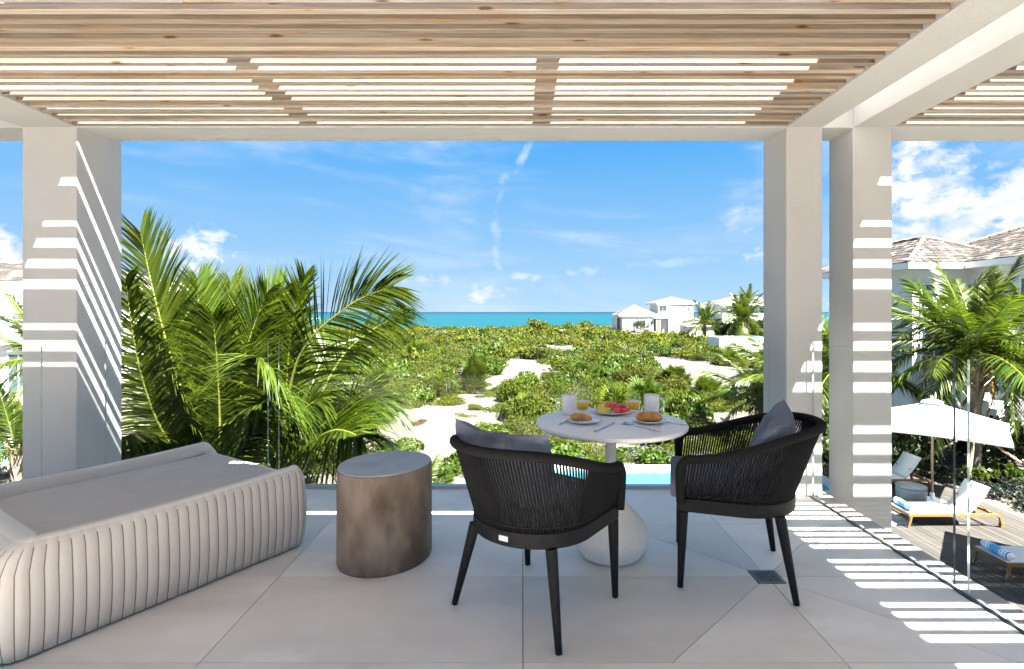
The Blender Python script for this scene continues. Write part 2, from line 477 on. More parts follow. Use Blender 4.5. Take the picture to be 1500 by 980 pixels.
# ------------------------------------------------------------------ mesh helpers
class MB:
    """Collects geometry and links it as ONE mesh object."""
    def __init__(self):
        self.v, self.f, self.mi, self.sm = [], [], [], []

    def add(self, verts, faces, mi=0, smooth=False):
        o = len(self.v)
        self.v.extend(tuple(map(float, p)) for p in verts)
        for f in faces:
            self.f.append(tuple(i + o for i in f))
            self.mi.append(mi)
            self.sm.append(smooth)
        return self

    def box(self, x0, y0, z0, x1, y1, z1, mi=0):
        v = [(x0, y0, z0), (x1, y0, z0), (x1, y1, z0), (x0, y1, z0), (x0, y0, z1), (x1, y0, z1), (x1, y1, z1), (x0, y1, z1)]
        return self.add(v, [(0, 3, 2, 1), (4, 5, 6, 7), (0, 1, 5, 4), (1, 2, 6, 5), (2, 3, 7, 6), (3, 0, 4, 7)], mi)

    def prism(self, poly, z0, z1, mi=0):
        n = len(poly)
        v = [(x, y, z0) for x, y in poly] + [(x, y, z1) for x, y in poly]
        f = [tuple(range(n - 1, -1, -1)), tuple(range(n, 2 * n))] + [(i, (i + 1) % n, n + (i + 1) % n, n + i) for i in range(n)]
        return self.add(v, f, mi)

    def lathe(self, prof, n=40, mi=0, c=(0, 0, 0), smooth=True, sx=1.0, sy=1.0, cap=True):
        v, f = [], []
        for r, z in prof:
            for k in range(n):
                a = 2 * PI * k / n
                v.append((c[0] + r * sx * math.cos(a), c[1] + r * sy * math.sin(a), c[2] + z))
        for i in range(len(prof) - 1):
            for k in range(n):
                a, b = i * n + k, i * n + (k + 1) % n
                f.append((a, b, b + n, a + n))
        self.add(v, f, mi, smooth)
        if cap:
            o = len(self.v) - len(v)
            for ring, rev in ((0, True), (len(prof) - 1, False)):
                if prof[ring][0] > 1e-5:
                    idx = [o + ring * n + k for k in range(n)]
                    self.f.append(tuple(reversed(idx)) if rev else tuple(idx))
                    self.mi.append(mi)
                    self.sm.append(False)
        return self

    def tube(self, pts, rad, n=8, mi=0, smooth=True, squash=None):
        pts = [Vector(p) for p in pts]
        if not hasattr(rad, '__len__'):
            rad = [rad] * len(pts)
        v, f = [], []
        up = None
        for i, p in enumerate(pts):
            t = (pts[min(i + 1, len(pts) - 1)] - pts[max(i - 1, 0)]).normalized()
            if up is None:
                up = Vector((0, 0, 1)) if abs(t.z) < .9 else Vector((1, 0, 0))
            s = t.cross(up).normalized()
            u = s.cross(t).normalized()
            up = u
            for k in range(n):
                a = 2 * PI * (k + .5) / n
                v.append(p + s * (rad[i] * math.cos(a)) + u * (rad[i] * math.sin(a) * (squash or 1)))
        for i in range(len(pts) - 1):
            for k in range(n):
                a, b = i * n + k, i * n + (k + 1) % n
                f.append((a, b, b + n, a + n))
        f.append(tuple(range(n - 1, -1, -1)))
        f.append(tuple((len(pts) - 1) * n + k for k in range(n)))
        return self.add(v, f, mi, smooth)

    def build(self, name, mats, parent=None, bevel=0.0, segs=2, loc=None):
        me = bpy.data.meshes.new(name)
        me.from_pydata(self.v, [], self.f)
        for m in (mats if isinstance(mats, (list, tuple)) else [mats]):
            me.materials.append(m)
        me.polygons.foreach_set('material_index', self.mi)
        me.polygons.foreach_set('use_smooth', self.sm)
        me.update()
        bm = bmesh.new()
        bm.from_mesh(me)
        bmesh.ops.recalc_face_normals(bm, faces=bm.faces)
        if bevel:
            es = [e for e in bm.edges if len(e.link_faces) == 2 and e.calc_face_angle(0) > .6]
            bmesh.ops.bevel(bm, geom=es, offset=bevel, segments=segs, profile=.6, affect='EDGES', clamp_overlap=True)
        bm.to_mesh(me)
        bm.free()
        return link(name, me, parent, loc)


def link(name, me, parent=None, loc=None):
    o = bpy.data.objects.new(name, me)
    COL.objects.link(o)
    if parent is not None:
        o.parent = parent
    if loc is not None:
        o.location = loc
    return o


def tag(o, label, cat, group=None):
    o['label'] = label
    o['category'] = cat
    if group:
        o['group'] = group
    return o


def thing(name, label, cat, loc=(0, 0, 0), rz=0.0, group=None):
    o = bpy.data.objects.new(name, None)
    o.empty_display_size = .2
    COL.objects.link(o)
    o.location = loc
    o.rotation_euler = (0, 0, rz)
    return tag(o, label, cat, group)


def kind(o, k):
    o['kind'] = k
    return o


KIDS = {}


def copy_tree(o, parent=None):
    c = o.copy()
    COL.objects.link(c)
    if parent is not None:
        c.parent = parent
    for ch in list(o.children):
        copy_tree(ch, c)
    return c


def fast_mesh(name, verts, quads, mats, mi=None, tint=None, smooth=False):
    """numpy arrays -> mesh; quads (n, 4)."""
    me = bpy.data.meshes.new(name)
    nv, nf = len(verts), len(quads)
    me.vertices.add(nv)
    me.vertices.foreach_set('co', np.asarray(verts, np.float32).ravel())
    me.loops.add(nf * 4)
    me.loops.foreach_set('vertex_index', np.asarray(quads, np.int32).ravel())
    me.polygons.add(nf)
    me.polygons.foreach_set('loop_start', np.arange(0, nf * 4, 4, dtype=np.int32))
    me.polygons.foreach_set('loop_total', np.full(nf, 4, np.int32))
    for m in (mats if isinstance(mats, (list, tuple)) else [mats]):
        me.materials.append(m)
    if mi is not None:
        me.polygons.foreach_set('material_index', np.asarray(mi, np.int32))
    me.polygons.foreach_set('use_smooth', np.full(nf, smooth, bool))
    if tint is not None:
        a = me.attributes.new('tint', 'FLOAT', 'POINT')
        a.data.foreach_set('value', np.asarray(tint, np.float32))
    me.update(calc_edges=True)
    return me


def unit(v):
    return v / np.maximum(np.linalg.norm(v, axis=-1, keepdims=True), 1e-9)


def leaves(rng, pos, nrm, size, asp):
    """One folded diamond leaf (a quad) per point."""
    n = len(pos)
    rnd = rng.normal(size=(n, 3))
    t = unit(np.cross(unit(nrm), rnd))
    s = np.cross(unit(nrm), t)
    size = np.broadcast_to(size, (n,))[:, None]
    fold = unit(nrm) * size * rng.uniform(-.12, .22, (n, 1))
    v = np.stack([pos - t * size * .5, pos + s * size * asp * .5 + fold, pos + t * size * .5, pos - s * size * asp * .5 + fold], 1).reshape(-1, 3)
    q = np.arange(n * 4).reshape(n, 4)
    return v, q


# ------------------------------------------------------------------ terrace: floor and frame
ZT = 2.70                                       # underside of beams
YN, YF = 3.90, 4.21                             # beam front and back faces
YC = 4.32                                       # back face of the columns
XL0, XL1 = -3.67, -3.27
XA0, XA1 = 1.93, 2.195
XB0, XB1 = 2.42, 2.705
GZ = -3.30                                      # garden ground
DZ = -3.15                                      # deck level

floor = kind(MB().box(-3.95, -3.4, -.30, 2.28, 4.22, -.012).build('terrace_floor', M['grout']), 'structure')
JY = [-3.294 + .668 * i for i in range(11)]      # tile joints across: .., 2.05, 2.718, 3.386
JY = [y for y in JY] + [4.06]
JX = [-3.73, -2.49, -1.245, 0.0, 1.243, 2.09]
g2 = .0015
DC, DH = (1.243, 2.718), .071                   # floor drain


def tile_piece(poly):
    return MB().prism(poly, -.014, 0.0).build('tile', M['tile'], floor, bevel=.0012, segs=1)


def inset(poly, d):
    """Shrink a convex counter-clockwise polygon by d."""
    out = []
    n = len(poly)
    for i in range(n):
        p0, p1, p2 = Vector(poly[i - 1]), Vector(poly[i]), Vector(poly[(i + 1) % n])
        d1, d2 = (p1 - p0).normalized(), (p2 - p1).normalized()
        n1, n2 = Vector((-d1.y, d1.x)), Vector((-d2.y, d2.x))
        b = (n1 + n2)
        b = b / max(b.dot(n1), .2)
        out.append(tuple(p1 + b * d))
    return out


for i in range(len(JX) - 1):
    for j in range(len(JY) - 1):
        x0, x1, y0, y1 = JX[i], JX[i + 1], JY[j], JY[j + 1]
        if y1 - y0 < .05:
            continue
        near_x = abs(x0 - DC[0]) < .01 or abs(x1 - DC[0]) < .01
        near_y = abs(y0 - DC[1]) < .01 or abs(y1 - DC[1]) < .01
        if near_x and near_y:
            sxn = -1 if abs(x1 - DC[0]) < .01 else 1
            syn = -1 if abs(y1 - DC[1]) < .01 else 1
            X = lambda a: DC[0] + sxn * a
            Y = lambda a: DC[1] + syn * a
            w_, h_ = (x1 - x0), (y1 - y0)
            k = min(w_, h_)
            for poly in ([(DH, 0), (w_, 0), (w_, h_), (k, k), (DH, DH)], [(0, DH), (DH, DH), (k, k), (k, h_)] if False else [(0, DH), (DH, DH), (k, k), (k - .001, h_), (0, h_)]):
                pts = [(X(a), Y(b)) for a, b in poly]
                clean = []
                for q in pts:
                    if not clean or (abs(q[0] - clean[-1][0]) + abs(q[1] - clean[-1][1])) > .004:
                        clean.append(q)
                area = sum(clean[q - 1][0] * clean[q][1] - clean[q][0] * clean[q - 1][1] for q in range(len(clean)))
                if area < 0:
                    clean.reverse()
                tile_piece(inset(clean, g2))
        else:
            tile_piece([(x0 + g2, y0 + g2), (x1 - g2, y0 + g2), (x1 - g2, y1 - g2), (x0 + g2, y1 - g2)])

dr = thing('floor_drain', 'square dull metal drain grate set in the terrace tiles beneath the rope chair', 'floor drain', (DC[0], DC[1], 0))
fr = MB()
a = .066
for x0, y0, x1, y1 in ((-a, -a, a, -a + .014), (-a, a - .014, a, a), (-a, -a + .014, -a + .014, a - .014), (a - .014, -a + .014, a, a - .014)):
    fr.box(x0, y0, -.012, x1, y1, -.001)
fr.build('frame', M['drain'], dr)
MB().box(-a + .014, -a + .014, -.0118, a - .014, a - .014, -.0095).build('sump', M['drain_dark'], dr)
gb = MB()
for k in range(6):
    y = -.048 + k * .0192
    gb.box(-.051, y - .0045, -.009, .051, y + .0045, -.0015)
for k in range(-2, 3):
    gb.box(k * .02 - .003, -.051, -.009, k * .02 + .003, .051, -.0022)
kind(gb.build('grate', M['drain'], dr), 'stuff')

# outer ledge and building body
kind(MB().box(-3.95, -3.4, DZ - .3, 2.24, 4.18, -.304).build('terrace_body', M['stucco']), 'structure')

# columns: separate things
for nm, x0, x1, zb, yc, lab in (('column', XL0, XL1, 0.0, 4.34, 'square white rendered column beside the daybed, striped with sunlight on two faces'),
                            ('column', XA0, XA1, 0.0, 4.28, 'white rendered column beside the right rope chair, sun stripes only low down'),
                            ('column', XB0, XB1, GZ - .2, 4.213, 'white rendered column outside the glass railing, sun stripes all the way up')):
    c = MB().box(x0, YN + .002, zb, x1, yc, ZT + .05).build(nm, M['stucco'], bevel=.009)
    tag(c, lab, 'column', 'columns of the terrace')

tag(MB().box(XL0 - 3.0, YN, ZT, 6.4, YF, ZT + .75).build('beam', M['stucco'], bevel=.005),
    'long white beam spanning above the sea view', 'beam', 'beams of the terrace')
tag(MB().box(XL0, -2.2, ZT + .003, XL1, YN - .004, ZT + .60).build('beam', M['stucco'], bevel=.005),
    'white beam running back from the column beside the daybed', 'beam', 'beams of the terrace')
HB = .565
tag(MB().box(XA0, -2.2, ZT + .003, XA1, YN - .004, ZT + HB).build('beam', M['stucco'], bevel=.005),
    'white beam bordering the main slatted canopy above the right chair', 'beam', 'beams of the terrace')
tag(MB().box(XB0, -2.2, ZT + .003, XB1, YN - .004, ZT + HB).build('beam', M['stucco'], bevel=.005),
    'white beam bordering the small slatted canopy in the top right corner', 'beam', 'beams of the terrace')
tag(MB().box(6.0, YN + .002, GZ - .2, 6.4, YC, ZT - .003).build('column', M['stucco'], bevel=.006), 'white rendered column supporting the far end of the long beam', 'column', 'columns of the terrace')

# slatted canopies
PITCH, TW, TH = .0862, .038, .0325
SLAT0 = 2.912 - PITCH * 42                       # near face of the first slat


def canopy(name, label, x0, x1, rafters, y_end, seed, drop=.012, TH=TH, back=0):
    rr = random.Random(seed)
    root = thing(name, label, 'slatted canopy', ((x0 + x1) / 2, 1.5, ZT + drop))
    L = (x1 - x0) / 2 - .004
    me = None
    i = 0
    while True:
        y = SLAT0 + (i - back) * PITCH
        if y + TW > y_end + PITCH * .6:
            break
        y = min(y, y_end - TW - .004)
        if me is None:
            o = MB().box(-L, 0, 0, L, TW, TH).build('slat', [M['slat'], M['slat_shaded']], root, bevel=.0025, segs=1)
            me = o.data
            for p_ in me.polygons:                # side faces take the darker wood, gap shade painted in
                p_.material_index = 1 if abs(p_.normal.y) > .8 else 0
        else:
            o = link('slat', me, root)
        o.location = (rr.uniform(-.002, .002), y - 1.5 + rr.uniform(-.002, .002), rr.uniform(-.002, .0015))
        o.rotation_euler = (rr.uniform(-.02, .02), rr.uniform(-.0004, .0004), rr.uniform(-.0006, .0006))
        i += 1
    for xr in rafters:
        b = MB().box(-.03, -3.6 - back * PITCH, 0, .03, y_end - 1.5 - .005, .17).build('rafter', M['rafter'], root)
        b.location = (xr - (x0 + x1) / 2, 0, TH + .003)
    yp = 2.985 - .431 * (9 + back // 5)
    while yp < y_end - .05:
        b = MB().box(-L, -.03, 0, L, .03, .075).build('purlin', M['rafter'], root)
        b.location = (0, yp - 1.5, TH + .003 + .172)
        yp += .431
    b = MB().box(-L, -.03, 0, L, .03, .075).build('purlin', M['rafter'], root)
    b.location = (0, 3.605 - 1.5, TH + .003 + .172)
    return root


canopy('slatted_canopy', 'wide pine slat canopy over the terrace, lit white where sun passes through', XL1, XA0, [-3.24, -1.51, .18, 1.72], YN - .002, 5)
canopy('slatted_canopy', 'small pine slat canopy outside the glass railing in the top right corner', XB1, 6.0, [2.76, 4.4, 5.9], YN - .002, 9, TH=.034, back=25)

# unseen roof overhang shading the rear canopy; slot added to light the floor
ov = MB()
RY = 2.265
for x0, y0, x1, y1 in ((-7.5, -.3, 2.25, 1.36), (-7.5, 1.36, -.50, 1.545), (1.30, 1.36, 2.25, 1.545), (-7.5, 1.545, 2.25, RY)):  # back edge stops short so sunlit floor behind adds bounce
    ov.box(x0, y0, 3.66, x1, y1, 3.84)
tag(ov.build('roof_overhang', M['stucco']), 'white flat roof slab above the rear of the slatted canopy', 'roof')

# ------------------------------------------------------------------ glass balustrades
GT = 1.125


def glass_panel(root, x0, y0, x1, y1, edge='glass_edge', far_edge=None, z0=.02, z1=GT):
    along_x = abs(x1 - x0) > abs(y1 - y0)
    t = .006
    b = MB()
    if along_x:
        v = [(x0, y0 - t, z0), (x1, y0 - t, z0), (x1, y0 + t, z0), (x0, y0 + t, z0), (x0, y0 - t, z1), (x1, y0 - t, z1), (x1, y0 + t, z1), (x0, y0 + t, z1)]
        mi = [1, 1, 0, 1, 0, 1]
    else:
        v = [(x0 - t, y0, z0), (x0 + t, y0, z0), (x0 + t, y1, z0), (x0 - t, y1, z0), (x0 - t, y0, z1), (x0 + t, y0, z1), (x0 + t, y1, z1), (x0 - t, y1, z1)]
        mi = [1, 1, 1, 0, 2, 0]
    for f, k in zip([(0, 3, 2, 1), (4, 5, 6, 7), (0, 1, 5, 4), (1, 2, 6, 5), (2, 3, 7, 6), (3, 0, 4, 7)], mi):
        b.add([v[q] for q in f], [(0, 1, 2, 3)], k)
    return b.build('glass_panel', [M['glass'], M[edge], M[far_edge or edge]], root)


gl = thing('glass_balustrade', 'frameless glass balustrade along the front edge of the terrace facing the sea', 'glass railing', (0, 4.08, 0))
for x0, x1 in ((-3.20, -1.953), (-1.87, -.668), (-.586, .586), (.668, 1.885)):
    glass_panel(gl, x0, 0, x1, 0)
MB().box(-3.23, -.022, .001, 1.92, .022, .024).build('base_channel', M['alu'], gl)
gl = thing('glass_balustrade', 'frameless glass balustrade on the side overlooking the pool deck', 'glass railing', (2.105, 3.2, 0))
glass_panel(gl, 0, 3.863 - 3.2, 0, 2.598 - 3.2, 'glass_edge', 'glass_edge_dark')
glass_panel(gl, 0, 2.515 - 3.2, 0, 1.26 - 3.2)
glass_panel(gl, 0, 1.18 - 3.2, 0, -.07 - 3.2)
MB().box(-.011, -3.3, .0005, .011, .69, .006).build('base_channel', M['glass_edge_dark'], gl)
gl = thing('glass_balustrade', 'frameless glass balustrade beside the daybed, in front of the column', 'glass railing', (-3.2, 2.9, 0))
glass_panel(gl, 0, .64, 0, -.62)
glass_panel(gl, 0, -.70, 0, -1.95)
MB().box(-.022, -2.0, .001, .022, .66, .024).build('base_channel', M['alu'], gl)

# ------------------------------------------------------------------ daybed
E0 = Vector((-1.222, 3.105, 0))
BANG = math.atan2(-.84, -.54)                   # local +x: along the daybed, away from its foot end


def daybed():
    root = thing('daybed', 'greige fluted outdoor daybed with raised rims and a ribbed top', 'daybed', tuple(E0), BANG)
    # local x = s (0..1.30), local y: the far side is at y = -W (v direction), so mirror
    L, W, H = 1.365, 1.12, .475
    rc = .10
    # perimeter (plan), starting at the foot end, counter-clockwise
    pts = []
    cs = [(L - rc, rc - W + 0, -90), (L - rc, -rc, 0), (rc, -rc, 90), (rc, rc - W, 180)]
    step = .0072
    for (cx, cy, a0), nxt in zip(cs, cs[1:] + cs[:1]):
        n = max(6, int(rc * PI / 2 / step))
        for k in range(n):
            aa = R(a0 + 90 * k / n)
            pts.append((cx + rc * math.cos(aa), cy + rc * math.sin(aa), math.cos(aa), math.sin(aa)))
        aa = R(a0 + 90)
        p0 = (cx + rc * math.cos(aa), cy + rc * math.sin(aa))
        bb = R(nxt[2])
        p1 = (nxt[0] + rc * math.cos(bb), nxt[1] + rc * math.sin(bb))
        ln = math.hypot(p1[0] - p0[0], p1[1] - p0[1])
        n = max(2, int(ln / step))
        for k in range(n):
            f_ = k / n
            pts.append((p0[0] + (p1[0] - p0[0]) * f_, p0[1] + (p1[1] - p0[1]) * f_, math.cos(aa), math.sin(aa)))
    def closed_arc(P_):
        A = [0.0]
        for k in range(1, len(P_) + 1):
            A.append(A[-1] + math.hypot(P_[k % len(P_)][0] - P_[k - 1][0], P_[k % len(P_)][1] - P_[k - 1][1]))
        return A
    A = closed_arc(pts)
    nfl = round(A[-1] / .0445)
    N = nfl * 10
    fl = A[-1] / nfl
    res, j = [], 0
    for k in range(N):
        s_ = A[-1] * k / N
        while A[j + 1] < s_:
            j += 1
        f_ = (s_ - A[j]) / max(A[j + 1] - A[j], 1e-9)
        p_, q_ = pts[j], pts[(j + 1) % len(pts)]
        res.append(tuple(p_[i] + (q_[i] - p_[i]) * f_ for i in range(4)))
    pts = res
    # profile: (inward offset, height factor, flute weight)
    prof = [(.040, .012, .2), (.020, .03, .8), (.008, .12, 1), (-.002, .25, 1), (-.006, .42, 1), (-.004, .58, 1), (.003, .74, 1), (.009, .86, 1),
            (.022, .925, .9), (.034, .965, .35), (.044, .988, .0), (.058, 1.0, 0), (.072, .99, 0), (.082, .95, 0), (.088, .84, 0)]
    V, Fc, mi = [], [], []
    for row, (inn, hz, fw) in enumerate(prof):
        for k, (x, y, nx, ny) in enumerate(pts):
            ph = ((k - .5) % 10) / 10
            sc_ = abs(math.sin(PI * ph)) ** .55
            d = -inn + fw * .0055 * (sc_ - 1)
            # rims dip between the ends of the long sides, and the foot end is low
            foot = max(0.0, min(1.0, (.12 - x) / .12)) ** 1.5
            mid = 1 - .045 * math.sin(PI * max(0, min(1, x / L * .92)))
            edge = (-y) / W
            inner = math.sin(PI * max(0, min(1, edge)))
            top = H * mid - foot * .075 * min(1, inner * 2.5)
            wide = .085 * max(0.0, min(1.0, (x - L + .25) / .25)) * max(0.0, (min(row, 11) - 6) / 5)
            V.append((x + nx * d - wide, y + ny * d, top * hz))
    P = len(prof)
    for i in range(P - 1):
        for k in range(N):
            a_, b_ = i * N + k, i * N + (k + 1) % N
            Fc.append((a_, b_, b_ + N, a_ + N))
            ph = k % 10
            seam = ph == 0 and 0 < i < 8
            mi.append(2 if seam else (1 if i >= 9 else 0))
    me = fast_mesh('shell', np.array(V), np.array(Fc), [M['daybed'], M['piping'], M['seam']], mi, None, True)
    link('shell', me, root)
    # top cushion with channels running along the daybed
    nx_, ny_ = 60, 190
    x0, x1, y0, y1 = .03, L - .165, -W + .085, -.085
    V, Fc, mi = [], [], []
    for i in range(nx_ + 1):
        u = i / nx_
        x = x0 + (x1 - x0) * u
        for j in range(ny_ + 1):
            t = j / ny_
            y = y0 + (y1 - y0) * t
            ph = (t * 19) % 1.0
            ch = .009 * (abs(math.sin(PI * ph)) ** .6 - 1)
            crown = .016 * math.sin(PI * t) ** .5 if 0 < t < 1 else 0
            e = min(u / .05, 1.0)
            drop = (1 - e) ** 2 * .07
            V.append((x, y, .392 + crown + ch - drop - .004 * math.sin(PI * u)))
            if i < nx_ and j < ny_:
                a_ = i * (ny_ + 1) + j
                Fc.append((a_, a_ + ny_ + 1, a_ + ny_ + 2, a_ + 1))
                pm = ((t + .5 / ny_) * 19) % 1.0
                mi.append(1 if pm < .2 else 0)
    me = fast_mesh('top_cushion', np.array(V), np.array(Fc), [M['daybed'], M['seam_top']], mi, None, True)
    link('top_cushion', me, root)
    b = MB().box(.08, -W + .08, .0, L - .08, -.08, .03)
    b.build('plinth', M['black'], root)
    return root


daybed()

# ------------------------------------------------------------------ oval stool
st = thing('oval_side_table', 'brown grey concrete oval side table between daybed and rope chair', 'side table', (-.762, 2.955, 0), R(57))
MB().lathe([(.985, 0), (1.0, .012), (1.0, .495), (.994, .506), (.985, .511)], 96, 0, sx=.268, sy=.240, cap=True).build('drum', M['concrete'], st)
MB().lathe([(.978, .5112), (.976, .5145), (.965, .516)], 96, 0, sx=.268, sy=.240).build('table_top', M['concrete_top'], st)

# ------------------------------------------------------------------ dining table
tb = thing('bistro_table', 'round pale stone bistro table with a teardrop pedestal, laid for breakfast', 'table', (.49, 2.97, 0))
MB().lathe([(.0, .715), (.405, .715), (.414, .722), (.416, .732), (.412, .740), (.404, .742), (.0, .742)], 96).build('table_top', M['table'], tb)
pd = [(.145, 0), (.168, .012), (.188, .04), (.200, .08), (.203, .11), (.196, .15), (.178, .19), (.150, .225), (.118, .258), (.088, .29), (.064, .325), (.047, .365), (.037, .41), (.032, .46), (.030, .52), (.030, .70), (.036, .714)]
MB().lathe(pd, 64).build('pedestal', M['table_base'], tb)
TZ = .742


# ------------------------------------------------------------------ rope armchairs
def ring_pt(u, grow=0.0):
    """Seat ring in plan; u in [0,1] from front +y round the back to front -y."""
    a_, b_ = .275 + grow, .282 + grow
    xs, xc = .262, -.03
    ls = xs - xc
    le = PI * math.sqrt((a_ ** 2 + b_ ** 2) / 2)
    tot = 2 * ls + le
    s = u * tot
    if s < ls:
        return Vector((xs - s, b_ - .012 * (1 - s / ls), 0))
    if s > ls + le:
        q = s - ls - le
        return Vector((xc + q, -b_ + .012 * (q / ls), 0))
    ph = PI / 2 + (s - ls) / le * PI
    return Vector((xc + a_ * math.cos(ph), b_ * math.sin(ph), 0))


def rail_pt(u):
    a_, b_ = .385, .330
    xs, xc = .245, -.045
    ls = xs - xc
    le = PI * math.sqrt((a_ ** 2 + b_ ** 2) / 2)
    tot = 2 * ls + le
    s = u * tot
    if s < ls:
        p = Vector((xs - s, .300 + .030 * math.sin(PI / 2 * s / ls), 0))
    elif s > ls + le:
        q = s - ls - le
        p = Vector((xc + q, -.300 - .030 * math.sin(PI / 2 * (1 - q / ls)), 0))
    else:
        ph = PI / 2 + (s - ls) / le * PI
        p = Vector((xc + a_ * math.cos(ph), b_ * math.sin(ph), 0))
    k = (xs - p.x) / (xs - (xc - a_))
    p.z = .640 + .150 * (k * k * (3 - 2 * k))
    return p


def pillow_mesh(wd, ht, th, seams, rng, curve=.0):
    n, m_ = 40, 24
    V, Q = [], []
    for side in (1, -1):
        o = len(V)
        for i in range(n + 1):
            u = -1 + 2 * i / n
            for j in range(m_ + 1):
                v = -1 + 2 * j / m_
                prof_ = ((1 - abs(u) ** 3.0) * (1 - abs(v) ** 2.4))
                t = th / 2 * max(prof_, 0) ** .55
                sm = 1.0
                for sx_ in seams:
                    sm *= 1 - .5 * math.exp(-((u - sx_) / .06) ** 2)
                pinch = 1 - .02 * (1 - abs(u) ** 2) * abs(v) ** 4
                pin2 = 1 - .025 * (1 - abs(v) ** 2) * abs(u) ** 4
                wob = .004 * math.sin(7 * u + 3 * v) + .003 * math.sin(13 * v - 5 * u)
                V.append((side * (t * sm + (.002 if 0 < i < n and 0 < j < m_ else 0)) + curve * u * u + wob, u * wd / 2 * pin2, v * ht / 2 * pinch))
        for i in range(n):
            for j in range(m_):
                a_ = o + i * (m_ + 1) + j
                q = (a_, a_ + m_ + 1, a_ + m_ + 2, a_ + 1)
                Q.append(q if side > 0 else q[::-1])
    return fast_mesh('pillow', np.array(V), np.array(Q), [M['slate']], None, None, True)


def make_chair(label):
    root = thing('rope_armchair', label, 'armchair', (0, 0, 0), 0, 'rope armchairs at the bistro table')
    # seat ring
    zb, zt = .372, .440
    N = 72
    b = MB()
    V = []
    outer = [ring_pt(k / N, .006) for k in range(N + 1)]
    inner = [ring_pt(k / N, -.030) for k in range(N + 1)]
    for k in range(N + 1):
        o_, i_ = outer[k], inner[k]
        V += [(o_.x, o_.y, zb + .004), (o_.x, o_.y, zt), (i_.x, i_.y, zt), (i_.x, i_.y, zb)]
    Fc = []
    for k in range(N):
        for q in range(4):
            a_, b2 = k * 4 + q, k * 4 + (q + 1) % 4
            Fc.append((a_, b2, b2 + 4, a_ + 4))
    Fc += [(0, 1, 2, 3), (N * 4, N * 4 + 3, N * 4 + 2, N * 4 + 1)]
    b.add(V, Fc)
    b.box(.222, -.262, zb, .262, .262, zt)
    b.build('seat_frame', M['black'], root, bevel=.004)
    # woven seat deck
    dk = MB()
    poly = [(ring_pt(k / 40, -.028).x, ring_pt(k / 40, -.028).y) for k in range(41)]
    dk.prism(poly, zt - .03, zt - .012)
    dk.build('seat_deck', M['black'], root)
    # legs
    for sx_, sy_ in ((1, 1), (1, -1), (-1, 1), (-1, -1)):
        if sx_ > 0:
            top, bot = Vector((.238, sy_ * .258, .376)), Vector((.252, sy_ * .262, 0))
        else:
            top, bot = Vector((-.205, sy_ * .215, .376)), Vector((-.262, sy_ * .292, 0))
        pts = [top.lerp(bot, q) for q in (0, .25, .5, .75, 1)]
        MB().tube(pts, [.0265, .0240, .0210, .0178, .0150], 8, smooth=False).build('leg', M['black'], root, bevel=.003, segs=1)
    # arm rail with rope wrapping
    path = []
    for k in range(14):
        q = k / 14
        path.append(Vector((.250 + .004 * q, .288 + .008 * q, .425 + .155 * q)))
    r0 = rail_pt(0)
    for k in range(8):
        q = k / 8
        an = q * PI / 2
        path.append(Vector((.254 - .042 * (1 - math.cos(an)) - .01 * q, .296 + .004 * q, .580 + (r0.z - .580) * math.sin(an))))
    left = list(path)
    mid = [rail_pt(.03 + .94 * k / 80) for k in range(81)]
    right = [Vector((p.x, -p.y, p.z)) for p in reversed(left)]
    full = left + mid + right
    # resample evenly, ripple for the wrapped cord
    L = [0]
    for k in range(1, len(full)):
        L.append(L[-1] + (full[k] - full[k - 1]).length)
    n = int(L[-1] / .0052)
    P, rr = [], []
    j = 0
    for k in range(n + 1):
        s = L[-1] * k / n
        while j < len(L) - 2 and L[j + 1] < s:
            j += 1
        f_ = (s - L[j]) / max(L[j + 1] - L[j], 1e-6)
        P.append(full[j].lerp(full[j + 1], f_))
        rr.append(.0225 if k % 2 else .0205)
    MB().tube(P, rr, 10).build('arm_rail', M['rope'], root)
    # ropes
    NR = 112
    for k in range(NR):
        u = .012 + .976 * k / (NR - 1)
        top = rail_pt(u)
        bot = ring_pt(u, -.004)
        bot.z = zt - .002
        if u < .03 or u > .97:
            top.z -= .02
        midp = top.lerp(bot, .5) + Vector((0, 0, 0))
        o_ = MB().tube([top, midp, bot], .0050, 5).build('rope', M['rope'], root)
    # inner horizontal band that ties the ropes together
    bp = []
    for k in range(61):
        u = .02 + .96 * k / 60
        bp.append(rail_pt(u).lerp(ring_pt(u, -.004) + Vector((0, 0, zt)), .93))
    MB().tube(bp, .006, 6).build('tie_band', M['rope'], root)
    # seat cushion
    cp = [ring_pt(k / 60, -.036) for k in range(61)]
    lv = [(.985, .430), (1.0, .445), (1.008, .470), (1.0, .497), (.97, .512), (.90, .519), (.5, .524), (.0, .526)]
    V, Q = [], []
    for s_, z_ in lv:
        for p in cp:
            V.append(((p.x - .0) * s_ + (.035 if p.x > .2 else 0) * s_, p.y * s_, z_))
    C_ = len(cp)
    for i in range(len(lv) - 1):
        for k in range(C_):
            a_, b2 = i * C_ + k, i * C_ + (k + 1) % C_
            Q.append((a_, b2, b2 + C_, a_ + C_))
    me = fast_mesh('seat_cushion', np.array(V), np.array(Q), [M['slate']], None, None, True)
    link('seat_cushion', me, root)
    return root


